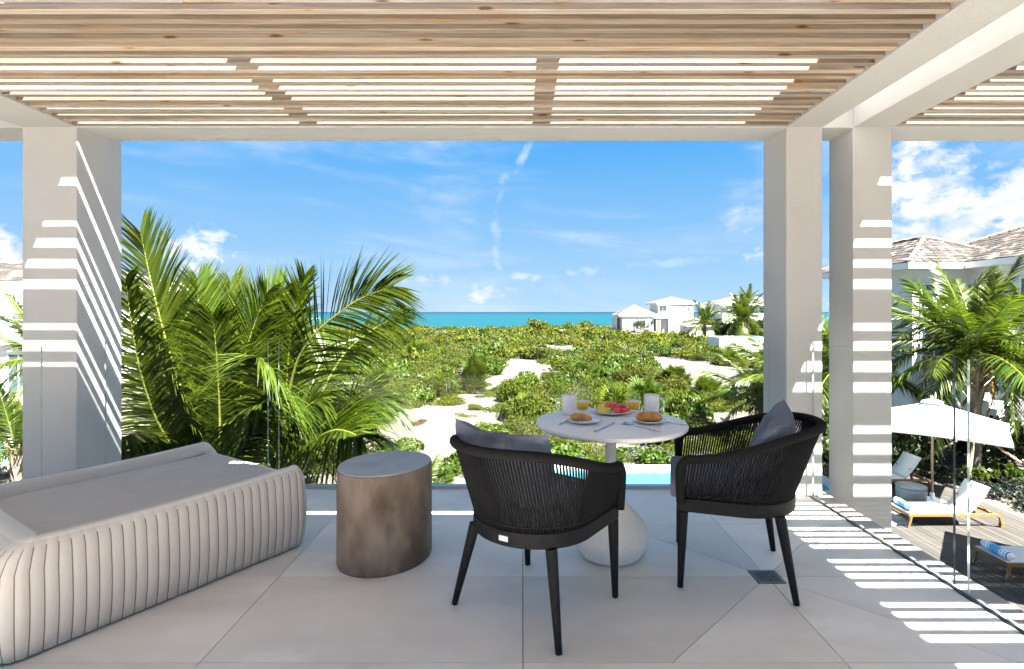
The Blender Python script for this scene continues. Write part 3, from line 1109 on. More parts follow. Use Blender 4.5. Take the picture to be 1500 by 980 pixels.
ch1 = make_chair('black rope armchair seen from behind, closest to the oval side table')
ch2 = copy_tree(ch1)
ch2['label'] = 'black rope armchair seen side-on beside the white columns, facing the table'
ch1.location, ch1.rotation_euler = (.075, 2.485, 0), (0, 0, R(51.7))
ch2.location, ch2.rotation_euler = (1.085, 2.80, 0), (0, 0, R(164.5))
tg = MB().box(-.001, -.022, -.011, .001, .022, .011).build('maker_plate', M['tag'], ch1)
u_ = .53
pt, pn = ring_pt(u_, .0075), (ring_pt(u_ + .01, .0075) - ring_pt(u_ - .01, .0075))
tg.location = (pt.x, pt.y, .408)
tg.rotation_euler = (0, 0, math.atan2(pn.y, pn.x) + PI / 2)
rng0 = np.random.default_rng(3)


def put_pillow(chair, label, x, y, z, tilt, yaw, seams, roll=0.0, wd=.50, ht=.40, th=.15):
    me = pillow_mesh(wd, ht, th, seams, rng0, .06)
    p = link('back_pillow', me)
    tag(p, label, 'cushion', 'back pillows on the rope armchairs')
    mat_ = Matrix.Translation(chair.location) @ Matrix.Rotation(chair.rotation_euler.z, 4, 'Z') @ Matrix.Translation((x, y, z)) @ Matrix.Rotation(yaw, 4, 'Z') @ Matrix.Rotation(tilt, 4, 'Y') @ Matrix.Rotation(roll, 4, 'X')
    p.matrix_world = mat_
    return p


put_pillow(ch1, 'slate grey channelled pillow standing above the back of the near armchair', -.245, .035, .665, R(-20), R(4), (-.34, .34), R(1), .50, .37, .17)
put_pillow(ch2, 'slate grey pillow tipped corner up in the armchair beside the columns', -.20, .02, .66, R(-30), R(-10), (-.34, .34), R(-12), .44, .36, .15)


# ------------------------------------------------------------------ breakfast
def mug(x, y, hand, label):
    r = thing('mug', label, 'mug', (x, y, TZ), hand, 'white mugs on the bistro table')
    MB().lathe([(.0, .0005), (.036, .0005), (.040, .004), (.0425, .02), (.0450, .116), (.0440, .118), (.0425, .116), (.0400, .02), (.037, .012), (.0, .010)], 40).build('cup', M['ceramic'], r)
    pts = []
    for k in range(13):
        an = R(-75 + 150 * k / 12)
        pts.append((.041 + .036 * math.cos(an), 0, .060 + .038 * math.sin(an)))
    MB().tube(pts, .0058, 8).build('handle', M['ceramic'], r)
    return r


mug(.275, 3.165, R(172), 'white ceramic mug at the end of the table nearest the sand, handle outward')
mug(.765, 3.165, R(8), 'white ceramic mug near the side-on armchair, handle towards the columns')


def tumbler(x, y, label):
    r = thing('juice_glass', label, 'glass', (x, y, TZ), 0, 'juice glasses on the bistro table')
    MB().lathe([(.0, .0006), (.030, .0006), (.036, .004), (.044, .03), (.0465, .05), (.044, .078), (.0385, .104), (.0375, .105), (.0368, .104), (.0420, .078), (.0445, .05), (.042, .03), (.034, .009), (.0, .007)], 40).build('tumbler', M['tumbler'], r)
    MB().lathe([(.0, .0085), (.033, .0095), (.0412, .03), (.0432, .047), (.0, .047)], 36).build('juice', M['juice'], r)
    MB().lathe([(.0, .0474), (.0433, .0474), (.0428, .058), (.0, .058)], 36).build('froth', M['froth'], r)
    return r


tumbler(.365, 3.30, 'glass of orange juice standing beside the mug nearest the sand')
tumbler(.685, 3.30, 'glass of orange juice standing beside the mug near the side-on armchair')


def plate(x, y, r0, label, scallop=0.0):
    n = 64
    prof_ = [(.0, .001), (.45, .001), (.62, .004), (1.0, .017), (1.01, .0185), (1.0, .0205), (.64, .0085), (.58, .0068), (.0, .0065)]
    V, Fc = [], []
    for rr_, z_ in prof_:
        for k in range(n):
            a_ = 2 * PI * k / n
            q = r0 * rr_ * (1 + (scallop * math.cos(10 * a_) if rr_ > .7 else 0))
            V.append((q * math.cos(a_), q * math.sin(a_), z_ + (scallop * .05 * math.cos(10 * a_) if rr_ > .7 else 0)))
    for i in range(len(prof_) - 1):
        for k in range(n):
            a_, b_ = i * n + k, i * n + (k + 1) % n
            Fc.append((a_, b_, b_ + n, a_ + n))
    b = MB()
    b.add(V, Fc, 0, True)
    o = b.build('plate', M['ceramic'], None, loc=(x, y, TZ))
    return tag(o, label, 'plate', 'white plates on the bistro table')


plate(.53, 3.19, .112, 'white scalloped plate carrying cut fruit at the middle of the table', .045)
plate(.335, 2.925, .092, 'small white plate under the croissant closest to the near armchair')
plate(.695, 2.925, .092, 'small white plate under the croissant closest to the side-on armchair')


def croissant(x, y, L, r0, ang, label, seed, taper):
    rr = random.Random(seed)
    pts, rad = [], []
    n = 40
    for k in range(n + 1):
        t = -1 + 2 * k / n
        pts.append((t * L / 2, -.016 * t * t, r0 * .82 * (1 - .25 * t * t)))
        env = (1 - abs(t) ** 3.2) ** .6
        if taper:
            env *= 1 - .38 * (t + 1) / 2
        seg = (k % 6) / 6
        rad.append(max(.004, r0 * env * (.90 + .14 * (1 - seg))))
    o = MB().tube(pts, rad, 16, squash=.86).build('croissant', M['croissant'], None, loc=(x, y, TZ + .0065))
    o.rotation_euler = (0, 0, ang)
    return tag(o, label, 'croissant', 'croissants on the bistro table')


croissant(.322, 2.925, .120, .030, R(-14), 'golden croissant tapering to one end on the plate nearest the near armchair', 3, True)
croissant(.692, 2.925, .140, .034, R(-6), 'large golden croissant, plump at both ends, nearest the side-on armchair', 4, False)


def chunk(name, x, y, z, s, mat_, label, seed, cat, group):
    rr = random.Random(seed)
    b = MB().box(-s[0] / 2, -s[1] / 2, 0, s[0] / 2, s[1] / 2, s[2])
    b.v = [(p[0] * rr.uniform(.75, 1.1), p[1] * rr.uniform(.75, 1.1), p[2] * rr.uniform(.8, 1.15)) for p in b.v]
    o = b.build(name, mat_, None, bevel=.005, segs=3, loc=(x, y, z))
    o.rotation_euler = (rr.uniform(-.25, .25), rr.uniform(-.3, .3), rr.uniform(0, 3))
    for p in o.data.polygons:
        p.use_smooth = True
    return tag(o, label, cat, group)


pz = TZ + .009
ML = ['long yellow melon piece at the front of the fruit plate', 'yellow melon piece touching the red watermelon', 'tall yellow melon piece in the middle of the melon heap', 'small yellow melon piece at the outer rim of the fruit plate']
WL = ['red watermelon piece at the front beside the yellow melon', 'red watermelon piece at the front rim of the fruit plate', 'red watermelon piece on top of the heap', 'tall red watermelon piece at the back beside the papaya', 'small red watermelon piece nearest the juice glass', 'red watermelon piece at the rear rim of the fruit plate']
PL = ['orange papaya piece behind the yellow melon', 'orange papaya piece behind the red watermelon']
for k, (x, y, z, s) in enumerate([(.465, 3.155, 0, (.05, .032, .036)), (.500, 3.165, 0, (.038, .034, .033)), (.478, 3.195, 0, (.052, .03, .048)), (.445, 3.175, 0, (.03, .03, .026))]):
    chunk('melon_piece', x, y, pz + z, s, M['melon'], ML[k], 20 + k, 'melon piece', 'yellow melon pieces on the fruit plate')
for k, (x, y, z, s) in enumerate([(.555, 3.15, 0, (.045, .036, .03)), (.595, 3.155, 0, (.04, .036, .033)), (.575, 3.18, .012, (.055, .036, .038)), (.540, 3.185, .010, (.045, .038, .044)), (.618, 3.185, 0, (.036, .036, .03)), (.59, 3.205, .01, (.05, .035, .038))]):
    chunk('watermelon_piece', x, y, pz + z, s, M['watermelon'], WL[k], 40 + k, 'watermelon piece', 'red watermelon pieces on the fruit plate')
for k, (x, y, z, s) in enumerate([(.505, 3.225, .01, (.055, .03, .05)), (.535, 3.235, .012, (.05, .03, .04))]):
    chunk('papaya_piece', x, y, pz + z, s, M['orange'], PL[k], 60 + k, 'papaya piece', 'orange papaya pieces on the fruit plate')


def cutlery(p0, p1, typ, label, cat):
    """p0 handle end, p1 working end (x, y)."""
    a_, b_ = Vector((*p0, 0)), Vector((*p1, 0))
    L = (b_ - a_).length
    ang = math.atan2((b_ - a_).y, (b_ - a_).x)
    r = thing(cat.replace(' ', '_'), label, cat, (a_.x, a_.y, TZ + .0012), ang)
    hl = L * .52
    MB().tube([(0, 0, .004), (hl * .3, 0, .004), (hl * .75, 0, .0035), (hl, 0, .003)], [.0068, .0066, .005, .0032], 8, squash=.5).build('handle', M['steel'], r)
    if typ == 'knife':
        MB().prism([(hl, -.004), (L * .9, -.009), (L, -.001), (L * .98, .004), (hl, .004)], .0022, .0036).build('blade', M['steel'], r)
    elif typ == 'spoon':
        MB().lathe([(.0, .002), (.6, .0028), (1.0, .0075), (.95, .009), (.5, .0045), (.0, .0036)], 24, c=(L - .022, 0, 0), sx=.024, sy=.016).tube([(hl, 0, .003), (L - .045, 0, .006)], .003, 6).build('bowl', M['steel'], r)
    else:
        MB().tube([(hl, 0, .003), (L * .68, 0, .005)], .003, 6).prism([(L * .66, -.004), (L * .72, -.010), (L * .80, -.010), (L * .80, .010), (L * .72, .010), (L * .66, .004)], .003, .005).build('neck', M['steel'], r)
        for k in range(4):
            y = -.0084 + k * .0056
            MB().box(L * .80, y - .0014, .003, L, y + .0014, .0048).build('tine', M['steel'], r)
    return r


cutlery((.195, 2.865), (.275, 3.02), 'fork', 'steel fork at the edge of the table beside the smaller croissant', 'fork')
cutlery((.362, 2.695), (.505, 2.925), 'knife', 'steel knife lying at the front of the table, pointing at the larger croissant', 'knife')
cutlery((.695, 2.70), (.545, 2.895), 'spoon', 'shiny steel spoon lying at the front of the table', 'spoon')
cutlery((.875, 2.84), (.775, 2.955), 'knife', 'plain steel knife pointing at the plate nearest the side-on armchair', 'knife')

# ------------------------------------------------------------------ ground, sea, pools, deck
rng = np.random.default_rng(11)


def ground_z(x, y):
    z = GZ + .10 * np.sin(x * .31 + y * .17) + .08 * np.sin(x * .13 - y * .23 + 1.3) + .05 * np.sin(x * .71 + 2) * np.sin(y * .53)
    ridge = np.exp(-((y - 112) / 16.0) ** 2) * (.55 + .30 * np.sin(x * .11) + .22 * np.sin(x * .043 + 1))
    z = z + ridge
    k = np.clip((y - 124) / 26, 0, 1)
    z = z * (1 - k) + (-7.5) * k
    nk = np.clip((y - 14) / 6, 0, 1)
    return np.where(y < 14, GZ, GZ + (z - GZ) * nk)


ys = np.concatenate([np.linspace(-120, 10, 8), np.arange(12, 60, .8), np.arange(60, 152, 2.0)])
xs = np.concatenate([np.linspace(-420, -80, 12), np.arange(-76, 76, 1.6), np.linspace(80, 420, 12)])
XX, YY = np.meshgrid(xs, ys)
ZZ = ground_z(XX, YY)
nx, ny = len(xs), len(ys)
idx = np.arange(nx * ny).reshape(ny, nx)
Q = np.stack([idx[:-1, :-1], idx[:-1, 1:], idx[1:, 1:], idx[1:, :-1]], -1).reshape(-1, 4)
me = fast_mesh('ground', np.stack([XX, YY, ZZ], -1).reshape(-1, 3), Q, [M['sand']], smooth=True)
kind(link('ground', me), 'structure')
kind(MB().add([(-40000, 126, -6.2), (40000, 126, -6.2), (40000, 45000, -6.2), (-40000, 45000, -6.2)], [(0, 1, 2, 3)]).build('sea', M['sea']), 'structure')

# pools
PX0, PX1, PY0, PY1 = .35, 7.95, 11.6, 15.35


def pool(x0, x1, y0, y1, m, cw=.32):
    kind(MB().box(x0, y0, GZ - .1, x1, y1, DZ - .07).build('pool_water', M[m]), 'structure')
    c = kind(MB().box(x0 - cw, y1, GZ - .1, x1 + cw, y1 + cw, DZ + .01).box(x0 - cw, y0 - cw, GZ - .1, x1 + cw, y0, DZ + .01)
             .box(x0 - cw, y0, GZ - .1, x0, y1, DZ + .01).box(x1, y0, GZ - .1, x1 + cw, y1, DZ + .01).build('pool_coping', M['stone'], bevel=.01), 'structure')


pool(PX0, PX1, PY0, PY1, 'pool')
pool(-20.5, -15.6, 15.4, 19.2, 'pool', .5)

# timber deck: every board
dk = kind(MB().box(2.3, 5.0, GZ - .1, 11.0, 11.2, DZ - .034).box(8.35, 11.2, GZ - .1, 11.0, 14.7, DZ - .034).build('pool_deck', M['twig']), 'structure')
bw = .138
x = 3.2
k = 0
while x + bw < 11.0:
    y1 = 14.7 if x > 8.36 else 11.2
    cuts = [5.0, 6.2 + (k * 1.37) % 2.4, 9.0 + (k * 2.11) % 2.1] + ([12.0 + (k * .93) % 1.6] if y1 > 12 else []) + [y1]
    for q in range(len(cuts) - 1):
        o = MB().box(0, cuts[q] + .003, -.03, bw - .008, cuts[q + 1] - .003, 0).build('plank', M['deck'], dk)
        o.location = (x, 0, DZ + (k * 7 % 5) * .0006)
    x += bw
    k += 1


# ------------------------------------------------------------------ loungers, towels, umbrella
def lounger_proto(label):
    r = thing('sun_lounger', label, 'sun lounger', (0, 0, 0), 0, 'sun loungers on the pool deck')
    Ln, Wd, zs = 1.97, .69, .30
    f = MB()
    for y in (0, Wd - .05):
        f.box(0, y, zs - .06, Ln - .10, y + .045, zs)
    f.box(0, .05, zs - .06, .045, Wd - .055, zs - .004)
    f.box(1.28, .05, zs - .055, 1.325, Wd - .055, zs - .012)
    f.box(Ln - .16, .05, zs - .055, Ln - .115, Wd - .055, zs - .004)
    f.build('frame', M['teak'], r, bevel=.006)
    for y in (.0225, Wd - .0275):
        MB().tube([(.055, y, zs - .05), (.035, y, zs - .16), (-.01, y, 0)], [.034, .031, .024], 4, smooth=False).build('leg', M['teak'], r, bevel=.004, segs=1)
        MB().tube([(Ln - .12, y, zs - .03), (Ln - .06, y, zs - .08), (Ln - .025, y, .06)], [.036, .034, .030], 4, smooth=False).build('leg', M['teak'], r, bevel=.004, segs=1)
        wh = MB()
        v = []
        for s_ in (-.018, .018):
            v += [(Ln + .0 + .062 * math.cos(q * PI / 10), y + .03 + s_, .062 + .062 * math.sin(q * PI / 10)) for q in range(20)]
        wh.add(v, [tuple(range(19, -1, -1)), tuple(range(20, 40))] + [(q, (q + 1) % 20, 20 + (q + 1) % 20, 20 + q) for q in range(20)])
        wh.build('wheel', M['teak'], r, bevel=.004, segs=1)
    MB().box(.02, .03, zs + .002, 1.30, Wd - .035, zs + .012).build('seat_sling', M['sling'], r)
    b = MB()
    n = 8
    V, Fc = [], []
    for i in range(n + 1):
        t = i / n
        x_, z_ = 1.30 + .40 * t + .035 * math.sin(PI * t), zs + .012 + .53 * t
        for y_ in (.03, Wd - .035):
            V += [(x_, y_, z_), (x_ + .014, y_, z_ - .008)]
    for i in range(n):
        o = i * 4
        Fc += [(o, o + 2, o + 6, o + 4), (o + 1, o + 5, o + 7, o + 3), (o, o + 4, o + 5, o + 1), (o + 2, o + 3, o + 7, o + 6)]
    Fc += [(0, 1, 3, 2), (n * 4, n * 4 + 2, n * 4 + 3, n * 4 + 1)]
    b.add(V, Fc, 0, True)
    b.build('backrest', M['sling'], r)
    for y_ in (.10, Wd - .10):
        MB().tube([(1.47, y_, zs + .24), (1.78, y_, zs - .03)], .016, 6).build('strut', M['teak'], r)
    return r


sl1 = lounger_proto('white sling sun lounger in full sun beside the umbrella base')
sl2 = copy_tree(sl1)
sl2['label'] = 'white sling sun lounger in shade, closest to the terrace'
sl3 = copy_tree(sl1)
sl3['label'] = 'white sling sun lounger behind the round grey table, shaded by the umbrella'
sl1.location = (8.03, 11.07, DZ)
sl2.location = (8.08, 8.88, DZ)
sl3.location = (8.30, 13.35, DZ)
blue, pale = (.02, .20, .52), (.10, .36, .66)
M['towel'] = stripe_material('striped_towel', 1, [(-.27, -.245, blue), (-.215, -.20, blue), (-.15, -.135, blue), (-.11, .10, pale), (.12, .135, blue), (.19, .20, blue), (.23, .25, blue)])
for (x, y, lab) in ((8.17, 11.42, 'rolled blue striped towel on the sunlit lounger'), (8.22, 9.23, 'rolled blue striped towel on the shaded lounger nearest the terrace')):
    b = MB()
    pts = [(0, -.29 + .58 * q / 12, .07 + .004 * math.sin(q)) for q in range(13)]
    b.tube(pts, [.058 if q in (0, 12) else .068 for q in range(13)], 16)
    b.tube([(.02, -.285, .075), (.02, -.296, .075)], [.038, .038], 12)
    b.box(-.02, -.28, .001, .085, .28, .022)
    o = b.build('rolled_towel', M['towel'], None, loc=(x, y, DZ + .312))
    o.rotation_euler = (0, 0, R(-4))
    tag(o, lab, 'towel', 'rolled towels on the sun loungers')

sd = thing('round_side_table', 'round grey side table on the deck between two loungers', 'side table', (9.15, 12.55, DZ))
MB().lathe([(.27, 0), (.29, .02), (.31, .30), (.30, .385)], 40).build('drum', M['grey_side'], sd)
MB().lathe([(.0, .386), (.31, .386), (.315, .40), (.31, .42), (.0, .425)], 40).build('table_top', M['grey_side'], sd)


def umbrella(x, y, label):
    r = thing('patio_umbrella', label, 'umbrella', (x, y, DZ), 0, 'white umbrellas on the pool deck')
    MB().box(-.24, -.24, 0, .24, .24, .05).lathe([(.05, .05), (.045, .22)], 16).build('base_plate', M['fascia'], r, bevel=.01)
    MB().tube([(0, 0, .1), (0, 0, 2.36)], .026, 12).build('pole', M['teak_dark'], r)
    MB().lathe([(.02, 2.36), (.022, 2.45), (.012, 2.50), (.0, 2.52)], 12).build('finial', M['fascia'], r)
    hd, zc, za = 1.96, 1.82, 2.40
    V, Fc = [(0, 0, za)], []
    n, m_ = 48, 12
    for i in range(1, m_ + 1):
        t = i / m_
        for k in range(n):
            an = 2 * PI * k / n + R(4)
            q = k / n * 4
            c0, c1 = Vector((math.cos(R(4) + PI / 2 * math.floor(q)), math.sin(R(4) + PI / 2 * math.floor(q)))), Vector((math.cos(R(4) + PI / 2 * (math.floor(q) + 1)), math.sin(R(4) + PI / 2 * (math.floor(q) + 1))))
            f_ = q - math.floor(q)
            p = c0.lerp(c1, f_) * hd * t
            sag = .075 * math.sin(PI * f_) * t * (1.0)
            V.append((p.x * (1 - .02 * math.sin(PI * f_) * t), p.y * (1 - .02 * math.sin(PI * f_) * t), za + (zc - za) * (t ** .92) + sag * .5))
    for k in range(n):
        Fc.append((0, 1 + k, 1 + (k + 1) % n))
    for i in range(m_ - 1):
        for k in range(n):
            a_, b_ = 1 + i * n + k, 1 + i * n + (k + 1) % n
            Fc.append((a_, a_ + n, b_ + n, b_))
    o0 = 1 + (m_ - 1) * n
    base = len(V)
    for k in range(n):
        p = V[o0 + k]
        V.append((p[0], p[1], p[2] - .055))
    for k in range(n):
        Fc.append((o0 + k, base + k, base + (k + 1) % n, o0 + (k + 1) % n))
    MB().add(V, Fc, 0, False).build('canopy', M['canopy'], r)
    V = [(0, 0, za + .06)] + [(.30 * math.cos(R(4) + PI / 2 * k), .30 * math.sin(R(4) + PI / 2 * k), za - .035) for k in range(4)]
    MB().add(V, [(0, 1, 2), (0, 2, 3), (0, 3, 4), (0, 4, 1)]).build('vent', M['canopy'], r)
    for k in range(8):
        an = R(4) + PI / 4 * k
        L_ = hd * (1 if k % 2 == 0 else math.cos(PI / 4)) * .97
        MB().tube([(0, 0, za - .05), (L_ * math.cos(an), L_ * math.sin(an), zc + (.03 if k % 2 else -.01))], .010, 5).build('rib', M['teak_dark'], r)
    return r


umbrella(9.70, 12.62, 'large white square umbrella open over the sunlit lounger')
umbrella(9.55, 7.95, 'large white square umbrella shading the lounger nearest the terrace')

# ------------------------------------------------------------------ palms


def frond_arrays(pts, nl, ll, rg, a0=28, a1=62, lift=.18, droop=.30, width=.034, t0=.10, side_bias=0.0, hang=0.0, rr0=.020, ref=None):
    """Leaflets (with tint) and stem along a 3-D line. Returns verts, quads, material index, tint."""
    P = np.array([list(p) for p in pts], float)
    # Catmull-Rom style densify
    n = 40
    ts = np.linspace(0, len(P) - 1.0001, n)
    i1 = ts.astype(int)
    f = (ts - i1)[:, None]
    p0, p1, p2, p3 = P[np.maximum(i1 - 1, 0)], P[i1], P[np.minimum(i1 + 1, len(P) - 1)], P[np.minimum(i1 + 2, len(P) - 1)]
    C = .5 * (2 * p1 + (p2 - p0) * f + (2 * p0 - 5 * p1 + 4 * p2 - p3) * f * f + (3 * p1 - p0 - 3 * p2 + p3) * f ** 3)
    T = unit(np.gradient(C, axis=0))
    # frame: side vector turned away from the vertical plane of the frond
    chord = C[-1] - C[0]
    ref = np.array([0, 0, 1.0]) if ref is None else np.array(ref, float)
    S = np.cross(T, ref)
    bad = np.linalg.norm(S, axis=1) < .15
    if bad.any():
        S[bad] = np.cross(chord, ref)
    S = unit(S)
    # keep the side steady along the stem
    for k in range(1, n):
        if np.dot(S[k], S[k - 1]) < 0:
            S[k] = -S[k]
        S[k] = S[k - 1] * .6 + S[k] * .4
    S = unit(S - T * np.sum(S * T, 1, keepdims=True))
    N = np.cross(S, T)
    V, Qd, mi, ti = [], [], [], []
    lens = np.linalg.norm(np.diff(C, axis=0), axis=1).sum()
    for sd_ in (-1, 1):
        for k in range(nl):
            t = t0 + (1 - t0) * (k + rg.uniform(-.25, .25)) / nl
            t = min(max(t, 0), .999)
            q = t * (n - 1)
            a = int(q)
            fq = q - a
            b = min(a + 1, n - 1)
            p = C[a] * (1 - fq) + C[b] * fq
            tt, ss_, nn = T[a], S[a], N[a]
            u = min(max((t - t0) / (1 - t0), 0.0), 1.0)
            ang = math.radians(a1 + (a0 - a1) * u ** 1.2 + rg.uniform(-5, 5))
            L = ll * (math.sin(PI * (.20 + .755 * u ** .9)) ** .6) * rg.uniform(.85, 1.08)
            lf = lift * rg.uniform(.4, 1.5)
            d = ss_ * sd_ * math.sin(ang) + tt * math.cos(ang) + nn * lf
            d = d / np.linalg.norm(d)
            wv = np.cross(d, nn)
            wv = wv / max(np.linalg.norm(wv), 1e-6)
            tw = rg.uniform(-.5, .5) + .5 * sd_
            wv = wv * math.cos(tw) + np.cross(d, wv) * math.sin(tw)
            o = len(V)
            dr = droop * rg.uniform(.5, 1.5)
            ws = (width * .55, width, width * .8, width * .38, .003)
            tint = min(max(rg.normal(.45, .22), 0), 1)
            for j, s in enumerate((0, .25, .52, .78, 1.0)):
                c = p + d * (L * s)
                c[2] -= dr * L * s * s + hang * L * s ** 1.5
                V.append(c + wv * ws[j] * .5)
                V.append(c - wv * ws[j] * .5)
                ti += [tint, tint]
            for j in range(4):
                Qd.append((o + 2 * j, o + 2 * j + 1, o + 2 * j + 3, o + 2 * j + 2))
                mi.append(0)
    # stem
    m_ = 6
    o = len(V)
    for k in range(n):
        r_ = rr0 * (1 - .82 * k / (n - 1)) + .002
        for j in range(m_):
            an = 2 * PI * j / m_
            V.append(C[k] + S[k] * r_ * math.cos(an) + N[k] * r_ * .7 * math.sin(an))
            ti.append(.5)
    for k in range(n - 1):
        for j in range(m_):
            a, b = o + k * m_ + j, o + k * m_ + (j + 1) % m_
            Qd.append((a, b, b + m_, a + m_))
            mi.append(1)
    return np.array(V), np.array(Qd), mi, ti


def frond(parent, pts, origin, dry=False, **kw):
    V, Qd, mi, ti = frond_arrays(pts, rg=PRNG, **kw)
    V = V - np.array(origin)
    me = fast_mesh('frond', V, Qd, [M['frond_dry' if dry else 'frond'], M['rachis']], mi, ti, False)
    return link('frond', me, parent)


def trunk_mesh(h, r0, r1, lean, seed, boots=0):
    rg_ = random.Random(seed)
    pts, rad = [], []
    n = max(12, int(h / .09))
    for k in range(n + 1):
        t = k / n
        pts.append((lean[0] * t * t, lean[1] * t * t, h * t))
        rad.append((r0 + (r1 - r0) * t) * (1.0 + (.05 if k % 2 else -.03)) * (1 + .5 * max(0, .12 - t)))
    b = MB().tube(pts, rad, 14)
    for k in range(boots):
        an = k * 2.4
        z = h * (.62 + .38 * k / boots)
        b.tube([(lean[0] + r1 * .7 * math.cos(an), lean[1] + r1 * .7 * math.sin(an), z - .25), (lean[0] + r1 * 1.5 * math.cos(an), lean[1] + r1 * 1.5 * math.sin(an), z + .05), (lean[0] + r1 * 2.3 * math.cos(an), lean[1] + r1 * 2.3 * math.sin(an), z + .28)], [.07, .055, .03], 5, smooth=False)
    return b


PRNG = np.random.default_rng(77)
# big palm beside the terrace: fronds follow the photographed ones at their own distances
for (lab, cx, cd, specs) in (
    ('large coconut palm next to the daybed with tall upright fronds', 318, 7.6, [
        # (points as pixel x, pixel y, distance), leaflet length, lift, droop, hang
        ([(318, 700, 7.6), (262, 560, 7.5), (228, 430, 7.4), (206, 316, 7.4)], .95, .10, .15, .0),
        ([(312, 705, 7.5), (244, 640, 7.0), (205, 530, 6.6), (184, 385, 6.3)], 1.10, .2, .30, .25),
        ([(300, 705, 7.4), (232, 660, 6.8), (186, 640, 6.2), (140, 660, 5.8)], 1.0, .2, .5, .3),
        ([(320, 690, 7.7), (300, 560, 7.9), (292, 460, 8.1), (290, 388, 8.3)], .85, .15, .15, .0),
        ([(330, 690, 7.8), (352, 570, 8.0), (375, 470, 8.3), (415, 398, 8.6)], .95, .2, .15, .0),
        ([(322, 690, 7.8), (330, 560, 8.3), (332, 460, 8.6), (338, 392, 8.9)], .85, .15, .15, .0),
        ([(330, 700, 7.6), (350, 600, 7.4), (362, 500, 7.3), (390, 408, 7.2)], .9, .15, .2, .0),
        ([(305, 700, 7.6), (255, 600, 8.0), (235, 500, 8.6), (250, 420, 9.0)], .9, .2, .2, .0),
        ([(325, 705, 7.4), (355, 640, 6.9), (370, 600, 6.5), (385, 590, 6.2)], .95, .2, .5, .2),
        ([(310, 700, 7.7), (280, 610, 8.3), (262, 520, 9.0), (262, 470, 9.4)], .9, .2, .3, .0),
        ([(322, 700, 7.5), (322, 610, 7.3), (318, 520, 7.1), (312, 440, 7.0)], .95, .2, .25, .1),
        ([(312, 700, 7.5), (262, 610, 7.2), (238, 520, 7.0), (226, 470, 6.9)], 1.0, .2, .3, .2),
        ([(312, 705, 7.4), (278, 670, 6.7), (240, 650, 6.2), (205, 665, 5.8)], .9, .1, .5, .3)]),
    ('broad coconut palm with a long frond arching towards the sea in front of the terrace', 415, 8.0, [
        ([(412, 700, 8.0), (420, 560, 7.8), (430, 460, 7.6), (447, 380, 7.5)], .62, .35, .1, .0),
        ([(405, 690, 8.0), (436, 528, 7.5), (508, 440, 7.1), (574, 396, 6.9)], 1.02, .12, .16, .10),
        ([(420, 690, 8.1), (490, 540, 8.0), (542, 476, 7.9), (592, 436, 7.8)], .66, .2, .35, .15),
        ([(418, 700, 7.9), (455, 640, 7.5), (495, 610, 7.2), (535, 605, 7.0)], 1.0, .2, .35, .15),
        ([(418, 705, 7.8), (450, 655, 7.1), (490, 630, 6.6), (530, 640, 6.2)], 1.0, .2, .35, .15),
        ([(425, 700, 8.1), (485, 620, 8.2), (530, 580, 8.3), (570, 585, 8.4)], .9, .2, .4, .18),
        ([(410, 700, 7.9), (400, 600, 7.2), (392, 540, 6.8), (380, 500, 6.5)], .95, .2, .4, .15),
        ([(420, 690, 8.2), (455, 570, 8.8), (480, 500, 9.3), (505, 470, 9.8)], .85, .2, .3, .0),
        ([(405, 700, 8.2), (392, 570, 8.9), (398, 490, 9.4), (425, 450, 9.8)], .85, .2, .3, .0),
        ([(414, 705, 7.8), (425, 640, 7.5), (445, 590, 7.3), (470, 560, 7.2)], .95, .2, .4, .2),
        ([(425, 705, 8.0), (480, 680, 7.6), (530, 665, 7.3), (575, 690, 7.1)], .85, .2, .4, .18),
        ([(408, 705, 8.0), (372, 640, 8.3), (350, 590, 8.5), (335, 560, 8.6)], .9, .15, .3, .1),
        ([(415, 700, 8.2), (420, 580, 9.0), (428, 515, 9.5), (440, 480, 10.0)], .8, .2, .3, .0)]),
):
    base = at(cx, 705, cd)
    root = thing('coconut_palm', lab, 'palm tree', (base.x, base.y, GZ))
    h = base.z - GZ
    trunk_mesh(h, .17, .12, (0, 0), 5, 6).build('trunk', M['trunk'], root)
    for q, (pp, ll, lift, droop, hang) in enumerate(specs):
        pp = [(p[0], p[1] + ((0, 0, 10, 24)[i_] if abs(pp[-1][1] - pp[0][1]) > 140 else 0), p[2]) for i_, p in enumerate(pp)]
        pts = [at(*p) for p in pp]
        steep = abs(pp[-1][1] - pp[0][1]) > 140
        frond(root, pts, (base.x, base.y, GZ), nl=104, ll=ll * 1.25, lift=lift * .9, droop=droop * 1.1, hang=hang * .8, width=.037, rr0=.022,
              a0=22, a1=52 if steep else 62, ref=((.35 * math.sin(q * 2.1), -1, .35) if steep else (0, -.6, 1)))


# undergrowth that fills the foot of the two big palms


def canonical(kind_, seed, L=2.3, ll=.62, nl=46):
    """A frond growing along +x from the origin, arching down."""
    sag = (.25, .55, .95, 1.5)[kind_]
    pts = [(L * t, 0, L * (.10 * t) - sag * L * .42 * t ** 2.2) for t in (0, .25, .5, .75, 1)]
    V, Qd, mi, ti = frond_arrays(pts, nl=nl, ll=ll, rg=np.random.default_rng(seed), lift=.22, droop=.38, hang=.12, width=.042, rr0=.024)
    return fast_mesh('frond', V, Qd, [M['frond'], M['rachis']], mi, ti, False)


CANON = [canonical(k % 4, 100 + k) for k in range(8)]
DRY = canonical(3, 140, 1.9, .42, 34)
DRY.materials[0] = M['frond_dry']
DRY.materials[1] = M['trunk']


